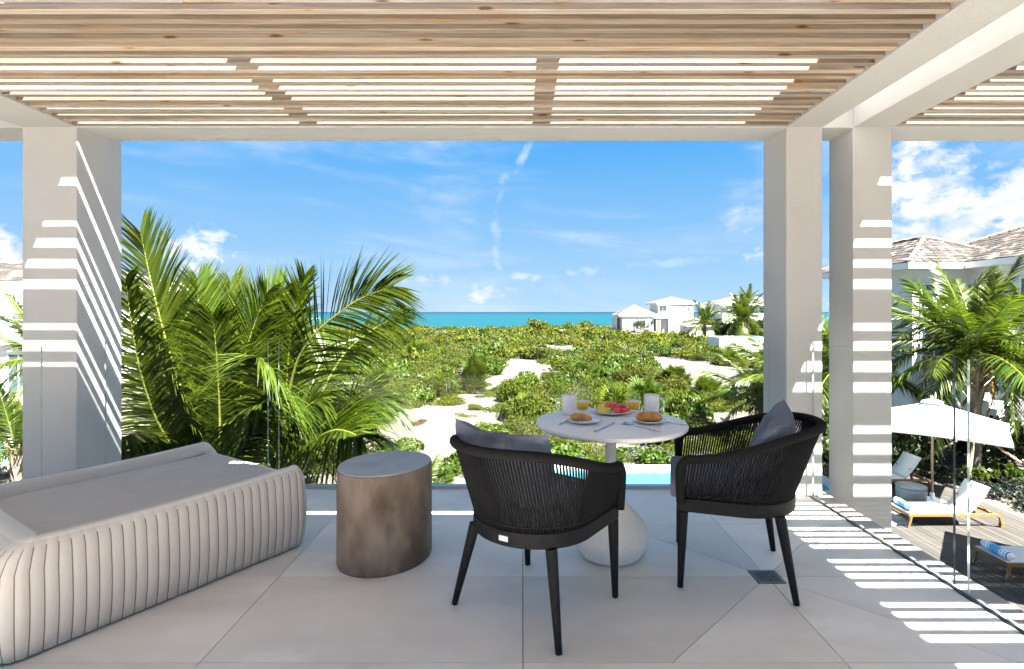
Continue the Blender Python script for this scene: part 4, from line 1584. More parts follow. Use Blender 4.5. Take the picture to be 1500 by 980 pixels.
def palm(label, x, y, z, h, scale, nf, seed, r0=.13, boots=8, group=None, name='coconut_palm', lean=(0, 0)):
    rr = random.Random(seed)
    root = thing(name, label, 'palm tree', (x, y, z), 0, group)
    trunk_mesh(h, r0, r0 * .8, lean, seed, boots).build('trunk', M['trunk'], root)
    for k in range(nf):
        t = (k + .5) / nf
        az = k * 2.39996 + rr.uniform(-.25, .25)
        el = 80 - 105 * t + rr.uniform(-8, 8)
        kd = 0 if t < .25 else (1 if t < .55 else (2 if t < .8 else 3))
        o = link('frond', CANON[kd + (4 if rr.random() < .5 else 0)], root)
        s = scale * rr.uniform(.85, 1.1) * (.75 if t < .12 else 1)
        o.location = (lean[0], lean[1], h - .05)
        o.rotation_euler = (rr.uniform(-.5, .5), -R(el), az)
        o.scale = (s, s, s)
    for k in range(3 if h > 1 else 1):
        o = link('dead_frond', DRY, root)
        o.location = (lean[0], lean[1], h - .12)
        o.rotation_euler = (rr.uniform(-.6, .6), R(rr.uniform(38, 62)), rr.uniform(0, 6.28))
        s = scale * rr.uniform(.55, .8)
        o.scale = (s, s, s)
    return root


# garden palm with timber braces at the pool deck
gp = palm('coconut palm with three timber braces behind the white umbrella', 12.75, 15.0, GZ, 3.55, 1.15, 40, 3, .15, 18)
for q, (p0, p1) in enumerate([((.10, -.10, 1.15), (1.55, -.75, -.02)), ((-.10, -.10, 1.30), (-.62, -.50, -.02)), ((-.12, .0, 1.25), (-1.5, .2, .35))]):
    MB().tube([p0, p1], .035, 5, smooth=False).build('brace', M['brace'], gp)
for k in range(4):
    an = PI / 2 * k + .5
    MB().tube([(.17 * math.cos(an), .17 * math.sin(an), .95), (.17 * math.cos(an), .17 * math.sin(an), 1.45)], .035, 4, smooth=False).build('trunk_batten', M['brace'], gp)
palm('coconut palm behind the outer column, its fronds hanging over the deck garden', 10.6, 17.6, GZ, 2.9, 1.15, 26, 8)
palm('coconut palm at the edge of the view in front of the large villa', 15.2, 15.6, GZ, 3.1, 1.1, 26, 9)
palm('coconut palm partly hidden between the two white columns', 9.6, 19.2, GZ, 2.3, 1.0, 22, 10)
palm('coconut palm rising against the large villa wall', 14.2, 18.0, GZ, 4.2, .95, 24, 12)
palm('low palm beside the column with fronds reaching over the sand', 9.2, 20.5, GZ, 1.4, 1.0, 20, 14)
for q, (px, py, d, s_, sz) in enumerate([(330, 700, 9.6, 1.2, 1.5), (250, 690, 9.8, 1.2, 1.7), (420, 705, 10.2, 1.1, 1.2), (200, 690, 10.5, 1.2, 1.8), (480, 715, 10.8, .9, .8), (380, 690, 11.5, 1.2, 1.7), (300, 690, 11.8, 1.3, 2.0)]):
    PALM_FILL = globals().setdefault('PALM_FILL', [])
    PALM_FILL.append((at(px, py, d), s_, sz))
# small young palms below the big ones
palm('young palm with arching fronds below the big coconut palms', -3.3, 11.6, GZ, .6, .6, 15, 21, .09, 4)
palm('young bright green palm next to the sand clearing', -2.5, 13.4, GZ, .2, .42, 12, 22, .08, 3)
palm('young palm at the foot of the large coconut palm', -5.6, 11.0, GZ, 1.1, .9, 16, 23, .09, 4)
# palms by the neighbouring villa and on the ridge
palm('coconut palm in front of the neighbouring villa on the far side', -17.2, 19.4, GZ, 3.0, 1.1, 24, 31)
palm('low palm by the neighbouring pool', -13.9, 14.6, GZ, .9, .9, 18, 33)
palm('single coconut palm standing in front of the far two storey villa', at(1033, 0, 78).x, 78, GZ, 3.0, 1.5, 26, 41, .2, 6)
palm('wide coconut palm with drooping fronds beside the raised pool', at(1088, 0, 74).x, 74, GZ, 3.8, 1.7, 30, 42, .2, 6)
palm('tall thin palm in front of the grey roofed house', at(1096, 0, 80).x, 80, GZ, 6.6, 1.0, 20, 43, .14, 4)

# ------------------------------------------------------------------ shrubs


def bush_arrays(rg, n, leaf, asp, kind_='dome', flat=.75, up=.25):
    """Leaves spread over irregular lobes: radius about 1, height about flat*1.2."""
    k = rg.integers(6, 10)
    an = rg.uniform(0, 2 * PI, k)
    rad = np.sqrt(rg.uniform(0, 1, k)) * .62
    C = np.stack([rad * np.cos(an), rad * np.sin(an), rg.uniform(.12, .55, k) * flat], 1)
    Rr = rg.uniform(.26, .50, k)
    pick = rg.choice(k, n, p=(Rr ** 2) / (Rr ** 2).sum())
    d = unit(rg.normal(size=(n, 3)))
    d[:, 2] = np.abs(d[:, 2]) * .9 + rg.uniform(-.35, .1, n)
    d = unit(d)
    r = Rr[pick] * np.clip(rg.normal(.95, .13, n), .45, 1.3)
    # twig clusters break the outline
    cl = unit(rg.normal(size=(60, 3)))
    near = np.argmax(d @ cl.T, 1)
    off = rg.normal(0, .10, 60)
    r = r * (1 + off[near])
    pos = C[pick] + d * r[:, None] * np.array([1, 1, flat])
    pos[:, 2] = np.maximum(pos[:, 2], rg.uniform(0, .08, n))
    nrm = unit(d * .6 + rg.normal(size=(n, 3)) * .55 + np.array([0, 0, up]))
    size = leaf * rg.uniform(.6, 1.3, n)
    V, Qd = leaves(rg, pos, nrm, size, asp)
    tint = np.clip(rg.normal(.5, .2, n) + rg.normal(0, .14, 60)[near], 0, 1)
    return V, Qd, np.repeat(tint, 4)


def twigs(rg, n, hgt):
    V, Qd = [], []
    for _ in range(n):
        a = rg.uniform(0, 2 * PI)
        r0, r1 = rg.uniform(0, .25), rg.uniform(.3, .95)
        p0 = np.array([r0 * math.cos(a), r0 * math.sin(a), -.1])
        a += rg.uniform(-.5, .5)
        p1 = np.array([r1 * math.cos(a), r1 * math.sin(a), rg.uniform(.2, .8) * hgt])
        s = np.array([-math.sin(a), math.cos(a), 0]) * .012
        u = np.array([0, 0, .012])
        o = len(V)
        V += [p0 + s, p0 - s, p1 - s * .4, p1 + s * .4, p0 + u, p0 - u, p1 - u * .4, p1 + u * .4]
        Qd += [(o, o + 1, o + 2, o + 3), (o + 4, o + 5, o + 6, o + 7)]
    return np.array(V), np.array(Qd)


def bush_mesh(name, seed, n, leaf, asp, mat_, flat=.75, tw=26):
    rg = np.random.default_rng(seed)
    V, Qd, ti = bush_arrays(rg, n, leaf, asp, flat=flat)
    V2, Q2 = twigs(rg, tw, flat)
    me = fast_mesh(name, np.vstack([V, V2]), np.vstack([Qd, Q2 + len(V)]), [M[mat_], M['twig']], [0] * len(Qd) + [1] * len(Q2), np.concatenate([ti, np.full(len(V2), .5)]))
    return me


def fan_mesh(name, seed, nfan, rad, mat_, blades=15, trunk=0.0):
    """Fan palm / thatch clump: stalks ending in fans of narrow blades."""
    rg = np.random.default_rng(seed)
    V, Qd, mi, ti = [], [], [], []
    for k in range(nfan):
        az = k * 2.4 + rg.uniform(-.3, .3)
        el = math.radians(rg.uniform(5, 85))
        st = rad * rg.uniform(.45, .8)
        d = np.array([math.cos(el) * math.cos(az), math.cos(el) * math.sin(az), math.sin(el)])
        base = np.array([0, 0, trunk])
        hub = base + d * st
        side = unit(np.cross(d, np.array([0, 0, 1.0])) + 1e-3)
        nn = np.cross(side, d)
        o = len(V)
        s_ = side * .012
        V += [base + s_, base - s_, hub - s_, hub + s_]
        Qd.append((o, o + 1, o + 2, o + 3))
        mi.append(1)
        ti += [.5] * 4
        tint = np.clip(rg.normal(.5, .2), 0, 1)
        for j in range(blades):
            a = math.radians(-105 + 210 * j / (blades - 1))
            bd = d * math.cos(a) + side * math.sin(a) + nn * .12
            bd = bd / np.linalg.norm(bd)
            L = rad * .62 * (1 - .25 * abs(a) / 1.8) * rg.uniform(.85, 1.1)
            wv = np.cross(bd, nn)
            wv = wv / np.linalg.norm(wv) * rad * .026
            tip = hub + bd * L
            tip[2] -= .22 * L
            mid = hub + bd * L * .55
            o = len(V)
            V += [hub, mid + wv, tip, mid - wv]
            Qd.append((o, o + 1, o + 2, o + 3))
            mi.append(0)
            t2 = float(np.clip(tint + rg.normal(0, .1), 0, 1))
            ti += [t2] * 4
    return fast_mesh(name, np.array(V), np.array(Qd), [M[mat_], M['twig']], mi, ti)


def agave_mesh(name, seed, n, mat_, L=1.0, wd=.06):
    rg = np.random.default_rng(seed)
    V, Qd, ti = [], [], []
    for k in range(n):
        az = k * 2.4 + rg.uniform(-.3, .3)
        el = math.radians(rg.uniform(15, 80))
        d = np.array([math.cos(el) * math.cos(az), math.cos(el) * math.sin(az), math.sin(el)])
        s = unit(np.cross(d, np.array([0, 0, 1.0]))) * wd
        l_ = L * rg.uniform(.7, 1.1)
        p1, p2 = d * l_ * .45, d * l_ - np.array([0, 0, .12 * l_])
        o = len(V)
        V += [s * .6, -s * .6, p1 - s, p1 + s, p2 - s * .08, p2 + s * .08]
        Qd += [(o, o + 1, o + 2, o + 3), (o + 3, o + 2, o + 4, o + 5)]
        ti += [float(np.clip(rg.normal(.5, .25), 0, 1))] * 6
    return fast_mesh(name, np.array(V), np.array(Qd), [M[mat_]], None, ti)


# open sand: centre x, y and half sizes (metres)
SAND = [(-3.3, 21.2, 1.75, 5.2), (-4.9, 20.5, 1.5, 2.3), (-3.5, 16.4, .8, 2.4), (-2.1, 29.0, .7, 2.8), (-1.3, 35.0, .95, 3.0), (.4, 42, 2.1, 7.5), (4.3, 66, 3.4, 7), (-2.7, 68, 1.3, 4.5),
        (14.0, 42, 3.2, 11), (10.6, 33, .9, 4.2), (18, 63, 1.6, 4), (10.3, 23.2, 2.0, 1.3), (-14, 22, 2.5, 3), (-17, 26, 5, 5), (4.2, 17.2, 1.6, .7)]


def in_sand(x, y, m=0.0):
    m += .55 * math.sin(x * 1.9 + y * .7) + .45 * math.sin(y * 1.3 - x * 1.1 + 2) + .3 * math.sin(x * 3.7 - y * 2.1)
    for cx, cy, rx, ry in SAND:
        if m > -rx and ((x - cx) / (rx + m)) ** 2 + ((y - cy) / (ry + m * 1.6)) ** 2 < 1:
            return True
    return False


KINDS = [  # mesh variants, probability, label, name, category, height factor
    ('scrub_bush', [bush_mesh('scrub_bush', 200 + k, 3000, .085, .55, 'leaf_scrub', .62) for k in range(3)], .46, 'yellow green fine leaved dune scrub bush', 'bush', 1.0),
    ('broad_leaf_bush', [bush_mesh('broad_leaf_bush', 220 + k, 1500, .15, .85, 'leaf_broad', .66) for k in range(3)], .22, 'bright green dune bush with large rounded leaves', 'bush', 1.0),
    ('olive_bush', [bush_mesh('olive_bush', 240 + k, 2200, .075, .45, 'leaf_olive', .55, 60) for k in range(2)], .10, 'dull olive twiggy dune bush', 'bush', .85),
    ('fan_palm', [fan_mesh('fan_palm', 260 + k, 40, 1.0, 'leaf_broad', 19) for k in range(3)], .11, 'low fan palm growing among the dune scrub', 'fan palm', .85),
    ('spiky_plant', [agave_mesh('spiky_plant', 280 + k, 34, 'leaf_silver', .95, .055) for k in range(2)], .03, 'pale grey green spiky rosette among the dune scrub', 'spiky plant', .7),
    ('rust_bush', [bush_mesh('rust_bush', 290, 1200, .09, .5, 'leaf_rust', .5, 40)], .012, 'rust brown dry bush in the dune scrub', 'bush', .7),
]
prob = np.array([k[2] for k in KINDS])
prob = prob / prob.sum()
RB = random.Random(4)
placed = []
tries = 0
NEAR_LIMIT = 285


def clear_of_built(x, y, r):
    if PX0 - .8 - r < x < 11.2 + r and y < PY1 + .5 + r:
        return False
    if -21.5 < x < -14.8 and 14.5 < y < 20:
        return False
    if x > 14.3 and y < 29:
        return False
    if x < -21 and y < 45:
        return False
    if x > .595 * y + 1.2:
        return False
    return True


def put_bush(x, y, s, ki, zs=1.0):
    nm, meshes, _, lab, cat, hf = KINDS[ki]
    o = link(nm, RB.choice(meshes))
    o.location = (x, y, float(ground_z(np.array(x), np.array(y))) - .03)
    o.rotation_euler = (0, 0, RB.uniform(0, 6.28))
    o.scale = (s, s * RB.uniform(.85, 1.15), s * hf * zs)
    px = VX + x / y * F
    size = 'low' if s * hf * zs < .75 else ('mid sized' if s * hf * zs < 1.25 else 'tall')
    where = ('by the big palms' if px < 480 else 'left of the armchairs' if px < 560 else 'above the oval table' if px < 640 else 'above the near armchair' if px < 710 else 'above its armrest' if px < 770 else
             'above the mugs' if px < 840 else 'above the fruit plate' if px < 905 else 'above the right croissant' if px < 960 else 'beside the bistro table' if px < 1010 else 'above the side-on armchair' if px < 1065 else 'beside the column' if px < 1118 else 'between the columns')
    near_sand = in_sand(x, y, 1.2)
    far = 'by the pool' if y < 18.5 else ('on near dunes' if y < 24 else ('on lower middle dunes' if y < 30 else ('on upper middle dunes' if y < 37 else ('on far dunes' if y < 45 else 'near the ridge'))))
    short = {'scrub_bush': 'yellow green bush', 'broad_leaf_bush': 'round leaved bush', 'olive_bush': 'olive twiggy bush', 'fan_palm': 'fan palm', 'spiky_plant': 'pale spiky rosette', 'rust_bush': 'rust brown bush'}[nm]
    lab = '%s %s%s %s, %s' % (size, short, ' edging sand' if near_sand else '', far, where)
    tag(o, lab, cat, lab)
    placed.append((x, y, s))
    return o


# hand placed plants seen against the sand and by the pool
for (px, py, d, s, ki) in [(640, 555, 31, 1.15, 3), (772, 565, 25, .95, 3), (990, 545, 34, 1.3, 3), (1035, 570, 28, 1.25, 3), (585, 625, 17.5, .8, 1), (660, 580, 27, .9, 0), (600, 655, 15.6, .75, 1), (655, 668, 15.4, .62, 1), (640, 690, 14.6, .5, 3),
                           (715, 610, 19.2, .75, 4), (560, 640, 16.0, .9, 0), (962, 668, 16.6, .8, 1), (925, 660, 17.2, .7, 1), (700, 655, 16.5, .95, 1), (735, 650, 17.0, 1.0, 0), (770, 640, 18, .95, 0), (820, 655, 16.8, 1.0, 1), (860, 650, 17.4, .9, 2), (748, 672, 15.8, .55, 2),
                           (1070, 640, 19.5, .95, 0), (1100, 640, 18.5, .9, 1), (1045, 635, 20.5, 1.0, 0), (1010, 645, 18.4, .7, 2), (983, 650, 17.6, .6, 0), (700, 585, 25, .55, 0), (545, 598, 21, 1.0, 2), (620, 608, 21.5, .42, 5), (600, 612, 21, .4, 2)]:
    p = at(px, py, d)
    put_bush(p.x, p.y, s, ki)
while len(placed) < NEAR_LIMIT and tries < 9000:
    tries += 1
    y = 15.9 * (52 / 15.9) ** (RB.random() ** .80)
    x = RB.uniform(-.62 * y, .60 * y)
    s = RB.uniform(.65, 1.25) * (.85 + y / 110)
    if in_sand(x, y, s * .5) or not clear_of_built(x, y, s * .7):
        continue
    if min(((x - a) ** 2 + (y - b) ** 2) / (c + s) ** 2 for a, b, c in placed) < .30:
        continue
    ki = int(np.searchsorted(np.cumsum(prob), RB.random()))
    # nothing tall in front of the sand clearings
    zs = .6 if in_sand(x, y + 2.6, .3) or in_sand(x, y + 1.4, .3) else RB.uniform(1.1, 2.0)
    put_bush(x, y, s, min(ki, len(KINDS) - 1), zs)

# the rest of the scrub, out to the ridge, reads as one mass
SV, SQ, SM, ST = [], [], [], []
off = 0
protos = {}
mats_far = ['leaf_scrub', 'leaf_broad', 'leaf_olive', 'leaf_silver', 'leaf_rust', 'twig']
for lvl, (n, leaf) in enumerate(((600, .135), (360, .17), (180, .25))):
    protos[lvl] = [(bush_arrays(np.random.default_rng(700 + lvl * 10 + q), n, leaf, .62, flat=.72)) for q in range(5)]
RF = np.random.default_rng(91)
cnt = 0
y = 15.5
cells = []
while y < 126:
    sp = .62 + .0105 * y if y < 41 else 1.05 + .006 * y
    xlim0, xlim1 = -.66 * y - 2, .60 * y + 2
    x = xlim0 + RF.uniform(0, sp)
    while x < xlim1:
        cells.append((x + RF.uniform(-.45, .45) * sp, y + RF.uniform(-.45, .45) * sp))
        x += sp
    y += sp
for (x, y) in cells:
    lvl = 0 if y < 42 else (1 if y < 72 else 2)
    low = y < 41                                     # ground cover between the individual bushes
    s = RF.uniform(.45, .85) if low else RF.uniform(.95, 1.75)
    if in_sand(x, y, s * .35) or not clear_of_built(x, y, s * .4):
        continue
    if 108 - 14 < y < 108 + 12 and 17 < x < 36:      # villa plot
        continue
    if 55 < y < 64 and 21.5 < x < 29:                # raised pool
        continue
    if y > 100 and RF.random() < .25:
        s *= 1.25
    zs = RF.uniform(.5, 1.0) * (.7 if low else .95)
    if not low and RF.random() < .22:
        zs *= 1.7
    if not low and RF.random() < .05:
        continue
    if (not low) and (in_sand(x, y + 3.0, .2) or in_sand(x, y + 1.6, .2)):
        zs *= .6
    V, Qd, ti = protos[lvl][RF.integers(5)]
    a = RF.uniform(0, 2 * PI)
    ca, sa = math.cos(a), math.sin(a)
    W_ = np.empty_like(V)
    W_[:, 0] = (V[:, 0] * ca - V[:, 1] * sa) * s + x
    W_[:, 1] = (V[:, 0] * sa + V[:, 1] * ca) * s + y
    W_[:, 2] = V[:, 2] * s * zs + float(ground_z(np.array(x), np.array(y))) - .04
    if RF.random() < .22 and y < 75:
        tv, tq = twigs(RF, 16, .75)
        tv = tv * np.array([s * .9, s * .9, s * zs * 1.25]) * 1.0 + np.array([x, y, float(ground_z(np.array(x), np.array(y)))])
        SV.append(tv)
        SQ.append(tq + off)
        SM.append(np.full(len(tq), 5))
        ST.append(np.full(len(tv), .5))
        off += len(tv)
    SV.append(W_)
    SQ.append(Qd + off)
    r_ = RF.random()
    mi_ = 0 if r_ < .56 else (1 if r_ < .82 else (2 if r_ < .97 else (3 if r_ < .992 else 4)))
    SM.append(np.full(len(Qd), mi_))
    ST.append(np.clip(ti + RF.normal(0, .27), 0, 1))
    off += len(V)
    cnt += 1
me = fast_mesh('dune_scrub', np.vstack(SV), np.vstack(SQ), [M[k] for k in mats_far], np.concatenate(SM), np.concatenate(ST))
kind(link('dune_scrub', me), 'stuff')
print('far bushes', cnt, 'quads', len(me.polygons), 'near', len(placed))

# single trees on the ridge
for (px, d, hgt, wd, ki, lab) in [(787, 104, 1.25, 2.9, 2, 'rounded olive green tree rising above the dune ridge'), (822, 92, 1.2, .9, 3, 'small dark palm like tree beside the ridge line')]:
    X = at(px, 0, d).x
    root = thing('ridge_tree', lab, 'tree', (X, d, float(ground_z(np.array(X), np.array(float(d))))))
    MB().tube([(0, 0, -.1), (.05, 0, hgt * .6), (0, .05, hgt * 1.2)], [.14, .11, .07], 7).build('trunk', M['trunk'], root)
    for k in range(4):
        an = k * 1.6 + .3
        MB().tube([(0, 0, hgt * .5), (.35 * wd * math.cos(an), .35 * wd * math.sin(an), hgt * 1.3)], [.07, .03], 5).build('limb', M['trunk'], root)
    rg = np.random.default_rng(int(px))
    V, Qd, ti = bush_arrays(rg, 900, .20, .6, flat=.8)
    V = V * np.array([wd * .75, wd * .75, wd * .75]) + np.array([0, 0, hgt * .7])
    link('crown', fast_mesh('crown', V, Qd, [M['leaf_olive' if ki == 2 else 'leaf_hedge']], None, ti), root)

for q, (p_, s_, sz) in enumerate(PALM_FILL):
    me = bush_mesh('understorey_shrub', 800 + q, 2200, .15, .5, 'leaf_hedge', .9, 20)
    o = link('understorey_shrub', me)
    o.location = (p_.x, p_.y, GZ)
    o.scale = (s_, s_, sz)
    tag(o, 'dark green shrub filling the shade beneath the two big coconut palms', 'shrub', 'shrubs beneath the big coconut palms')

# garden planting round the deck
def garden(nm, lab, cat, x, y, s, seed, mat_, n, leaf, asp, flat, sz=None, group=None):
    me = bush_mesh(nm, seed, n, leaf, asp, mat_, flat, 20)
    o = link(nm, me)
    o.location = (x, y, GZ)
    o.scale = (s, s, sz or s)
    o.rotation_euler = (0, 0, seed)
    return tag(o, lab, cat, group)


garden('hedge_shrub', 'leafy green shrub behind the lounger in umbrella shade', 'shrub', 9.4, 16.3, 1.35, 501, 'leaf_hedge', 3200, .12, .7, .9, 1.9)
garden('hedge_shrub', 'bright green shrub directly behind the umbrella pole', 'shrub', 11.3, 16.2, 1.3, 502, 'leaf_hedge', 3400, .12, .7, .9, 1.8)
garden('hedge_shrub', 'dark leafy shrub right behind the braced palm', 'shrub', 13.9, 16.4, 1.4, 503, 'leaf_hedge', 3000, .12, .7, 1.0, 1.8)
garden('hedge_shrub', 'tall columnar shrub at the edge of the view beside the white villa wall', 'shrub', 14.1, 14.1, .95, 504, 'leaf_hedge', 3600, .10, .7, 1.2, 2.5)
garden('hedge_shrub', 'low leafy shrub behind the shaded lounger next to the column', 'shrub', 8.3, 16.8, 1.0, 508, 'leaf_hedge', 2600, .12, .7, .9, 1.2)
for k, (x, y, s) in enumerate([(11.6, 14.6, .75), (12.0, 13.5, .8), (12.7, 13.2, .85), (12.1, 12.5, .75), (13.1, 12.1, .9), (11.9, 11.6, .7), (10.0, 15.2, .6), (11.0, 15.3, .55), (8.9, 15.4, .55), (12.5, 11.1, .8)]):
    garden('groundcover_plant', 'low dark blue green mound along the edge of the deck', 'plant', x, y, s, 520 + k, 'leaf_blue', 1500, .10, .6, .6, s * .85, 'low dark mounds along the edge of the deck')
for k, (x, y, s) in enumerate([(12.9, 14.2, .55), (13.2, 14.6, .45), (12.4, 14.6, .4)]):
    garden('round_leaf_plant', 'round leaved plant at the foot of the braced palm', 'plant', x, y, s, 540 + k, 'leaf_broad', 260, .30, .9, .9, s * 1.2, 'round leaved plants at the foot of the braced palm')
for k, (x, y, s, lab, m_) in enumerate([(3.55, 17.0, .55, 'silver leaved bush behind the bistro table pedestal', 'leaf_silver'), (4.45, 16.7, .5, 'silver leaved bush near the pool edge under the side-on armchair', 'leaf_silver'), (4.0, 16.3, .45, 'bright green rounded bush on the pale gravel by the pool', 'leaf_broad'), (1.6, 16.4, .5, 'silver grey bush between the two chair backs near the pool', 'leaf_silver'), (2.9, 16.2, .42, 'small yellow green bush by the pool coping', 'leaf_broad')]):
    garden('garden_bush', lab, 'bush', x, y, s, 560 + k, m_, 1500, .10, .6, .75)
garden('neighbour_shrub', 'bright green shrub below the neighbouring villa balcony', 'shrub', -20.2, 22.4, 1.2, 580, 'leaf_broad', 2200, .16, .8, .8)
garden('neighbour_shrub', 'yellow green shrub beside the sand of the neighbouring garden', 'shrub', -22.0, 22.0, 1.0, 581, 'leaf_broad', 2200, .16, .8, .8)

lp = at(875, 680, 16.0)
lm = thing('garden_torch', 'thin dark garden torch standing in the planting behind the near armchair', 'garden torch', (lp.x, lp.y, GZ))
MB().tube([(0, 0, 0), (0, 0, .95)], .012, 6).build('pole', M['lamp'], lm)
MB().lathe([(.03, .93), (.045, .99), (.06, 1.07), (.05, 1.13), (.015, 1.22), (.0, 1.26)], 14).build('torch_head', M['lamp'], lm)


# ------------------------------------------------------------------ houses
def shingle_roof(parent, x0, x1, y0, y1, z, rise, over=.45, rows=0, cell=(.34, .30), mat_='roof', name='roof'):
    """Hip roof (pyramid or ridge along the longer side) with fascia and ridge caps; faces towards us get single shingles."""
    X0, X1, Y0, Y1 = x0 - over, x1 + over, y0 - over, y1 + over
    w_, d_ = X1 - X0, Y1 - Y0
    h_ = min(w_, d_) / 2
    if w_ >= d_:
        A, B = Vector((X0 + h_, (Y0 + Y1) / 2, z + rise)), Vector((X1 - h_, (Y0 + Y1) / 2, z + rise))
    else:
        A, B = Vector(((X0 + X1) / 2, Y0 + h_, z + rise)), Vector(((X0 + X1) / 2, Y1 - h_, z + rise))
    c = [Vector((X0, Y0, z)), Vector((X1, Y0, z)), Vector((X1, Y1, z)), Vector((X0, Y1, z))]
    if w_ >= d_:
        planes = [(c[0], c[1], B, A), (c[1], c[2], B, B), (c[2], c[3], A, B), (c[3], c[0], A, A)]
    else:
        planes = [(c[0], c[1], A, A), (c[1], c[2], B, A), (c[2], c[3], B, B), (c[3], c[0], A, B)]
    b = MB()
    for p in planes:
        q = [p[0], p[1], p[2]] + ([p[3]] if (p[3] - p[2]).length > 1e-4 else [])
        b.add(q, [tuple(range(len(q)))])
    b.add([v - Vector((0, 0, .012)) for v in c], [(3, 2, 1, 0)])
    rf = b.build(name, M[mat_], parent)
    f = MB()
    t = .05
    for (xa, ya, xb, yb) in ((X0 - t, Y0 - t, X1 + t, Y0), (X0 - t, Y1, X1 + t, Y1 + t), (X0 - t, Y0, X0, Y1), (X1, Y0, X1 + t, Y1)):
        f.box(xa, ya, z - .26, xb, yb, z - .02)
    f.build('fascia', M['fascia'], parent)
    f = MB().box(X0, Y0, z - .24, X1, Y1, z - .20)
    f.build('soffit', M['fascia'], parent)
    for (p, q) in ((c[0], A), (c[1], B if w_ >= d_ else A), (c[2], B), (c[3], A if w_ >= d_ else B), (A, B)):
        if (q - p).length < .05:
            continue
        n_ = max(2, int((q - p).length / .32)) if rows else 2
        rb = MB()
        dirv = (q - p).normalized()
        for k in range(n_):
            a_ = p.lerp(q, k / n_) + Vector((0, 0, .02 + (.03 if k % 2 else 0) * (1 if rows else 0)))
            b_ = p.lerp(q, (k + 1.08) / n_) + Vector((0, 0, .045 if rows else .02))
            rb.tube([a_, b_], [.085, .075], 6, smooth=False)
        rb.build('ridge_cap', M['ridge'], rf)
    return rf, planes


def shingles(rf, plane, ch, cw, limit, seed, mats='roof'):
    """Single shingles, in courses, over one roof plane: the largest-showing ones as parts, further ones joined."""
    rr = random.Random(seed)
    p0, p1, p2, p3 = plane
    up = ((p2 + p3) / 2 - (p0 + p1) / 2)
    e = (p1 - p0)
    ex = e.normalized()
    hgt = (up - ex * up.dot(ex)).length
    ev = (up - ex * up.dot(ex)).normalized()
    nrm = ex.cross(ev).normalized()
    if nrm.z < 0:
        nrm = -nrm
    rows = int(hgt / ch)
    proto = None
    made = 0
    rest = MB()
    for r_ in range(rows):
        v = r_ * ch
        f_ = v / hgt
        a = (p0.lerp(p3, f_) - p0).dot(ex)
        b = (p1.lerp(p2, f_) - p0).dot(ex)
        x = a + (cw * .5 if r_ % 2 else 0) - cw * .2
        while x < b:
            wv = cw * rr.uniform(.82, 1.0)
            xa, xb = max(x, a), min(x + wv, b)
            if xb - xa > .05:
                lift = .018 + rr.uniform(0, .014)
                o0 = p0 + ex * xa + ev * v
                verts = []
                L_ = ch * rr.uniform(1.0, 1.12)
                for (du, dv, dn) in ((0, 0, lift), (xb - xa, 0, lift), (xb - xa, L_, .008), (0, L_, .008), (0, 0, .001), (xb - xa, 0, .001)):
                    verts.append(o0 + ex * du + ev * dv + nrm * dn)
                faces = [(0, 1, 2, 3), (4, 5, 1, 0), (0, 3, 4), (1, 5, 2)]
                if made < limit:
                    MB().add(verts, faces).build('shingle', M[mats], rf)
                    made += 1
                else:
                    rest.add(verts, faces)
            x += cw
    if rest.v:
        kind(rest.build('shingles', M[mats], rf), 'stuff')
    return made


def window(parent, x, y, z, w_, h_, face='front', m='window', bars=1):
    """Frame with glass, proud of the wall; face 'front' looks towards -y, 'left' towards -x."""
    fr = MB()
    t = .06
    if face == 'front':
        for q in ((0, 0, w_, t), (0, h_ - t, w_, h_), (0, t, t, h_ - t), (w_ - t, t, w_, h_ - t)):
            fr.box(x + q[0], y - .05, z + q[1], x + q[2], y + .02, z + q[3])
        for k in range(1, bars + 1):
            xx = x + w_ * k / (bars + 1)
            fr.box(xx - .025, y - .045, z + t, xx + .025, y + .02, z + h_ - t)
        o = fr.build('window', M['fascia'], parent)
        MB().box(x + t, y - .02, z + t, x + w_ - t, y - .012, z + h_ - t).build('pane', M[m], o)
    else:
        for q in ((0, 0, w_, t), (0, h_ - t, w_, h_), (0, t, t, h_ - t), (w_ - t, t, w_, h_ - t)):
            fr.box(x - .05, y + q[0], z + q[1], x + .02, y + q[2], z + q[3])
        for k in range(1, bars + 1):
            yy = y + w_ * k / (bars + 1)
            fr.box(x - .045, yy - .025, z + t, x + .02, yy + .025, z + h_ - t)
        o = fr.build('window', M['fascia'], parent)
        MB().box(x - .02, y + t, z + t, x - .012, y + w_ - t, z + h_ - t).build('pane', M[m], o)
    return o


# large villa beyond the deck
vr = thing('villa', 'large white villa with weathered shingle hip roofs behind the palms and deck', 'house', (16.6, 21.5, GZ))
vr_off = Vector((16.6, 21.5, GZ))


def loc_(x, y, z):
    return (x - vr_off.x, y - vr_off.y, z - vr_off.z)


EV = 3.32 - GZ                                   # eaves above ground
X1a, X1b, Y1a, Y1b = 15.65 - 16.6, 19.6 - 16.6, 21.4 - 21.5, 27.2 - 21.5
X2a, X2b, Y2a, Y2b = 17.85 - 16.6, 25.0 - 16.6, 16.9 - 21.5, 25.6 - 21.5
MB().box(X1a, Y1a, 0, X1b, Y1b, EV - .205).box(X2a, Y2a, 0, X2b, Y2b, EV - .207).build('wall', M['house_white'], vr)
rf1, pl1 = shingle_roof(vr, X1a, X1b, Y1a, Y1b, EV, 1.28, .45, 1)
rf2, pl2 = shingle_roof(vr, X2a, X2b, Y2a, Y2b, EV + .004, 1.72, .45, 1)
shingles(rf1, pl1[0], .30, .36, 70, 1)
shingles(rf1, pl1[3], .30, .36, 110, 2)
shingles(rf2, pl2[3], .28, .34, 290, 3)
shingles(rf2, pl2[0], .28, .34, 0, 4)
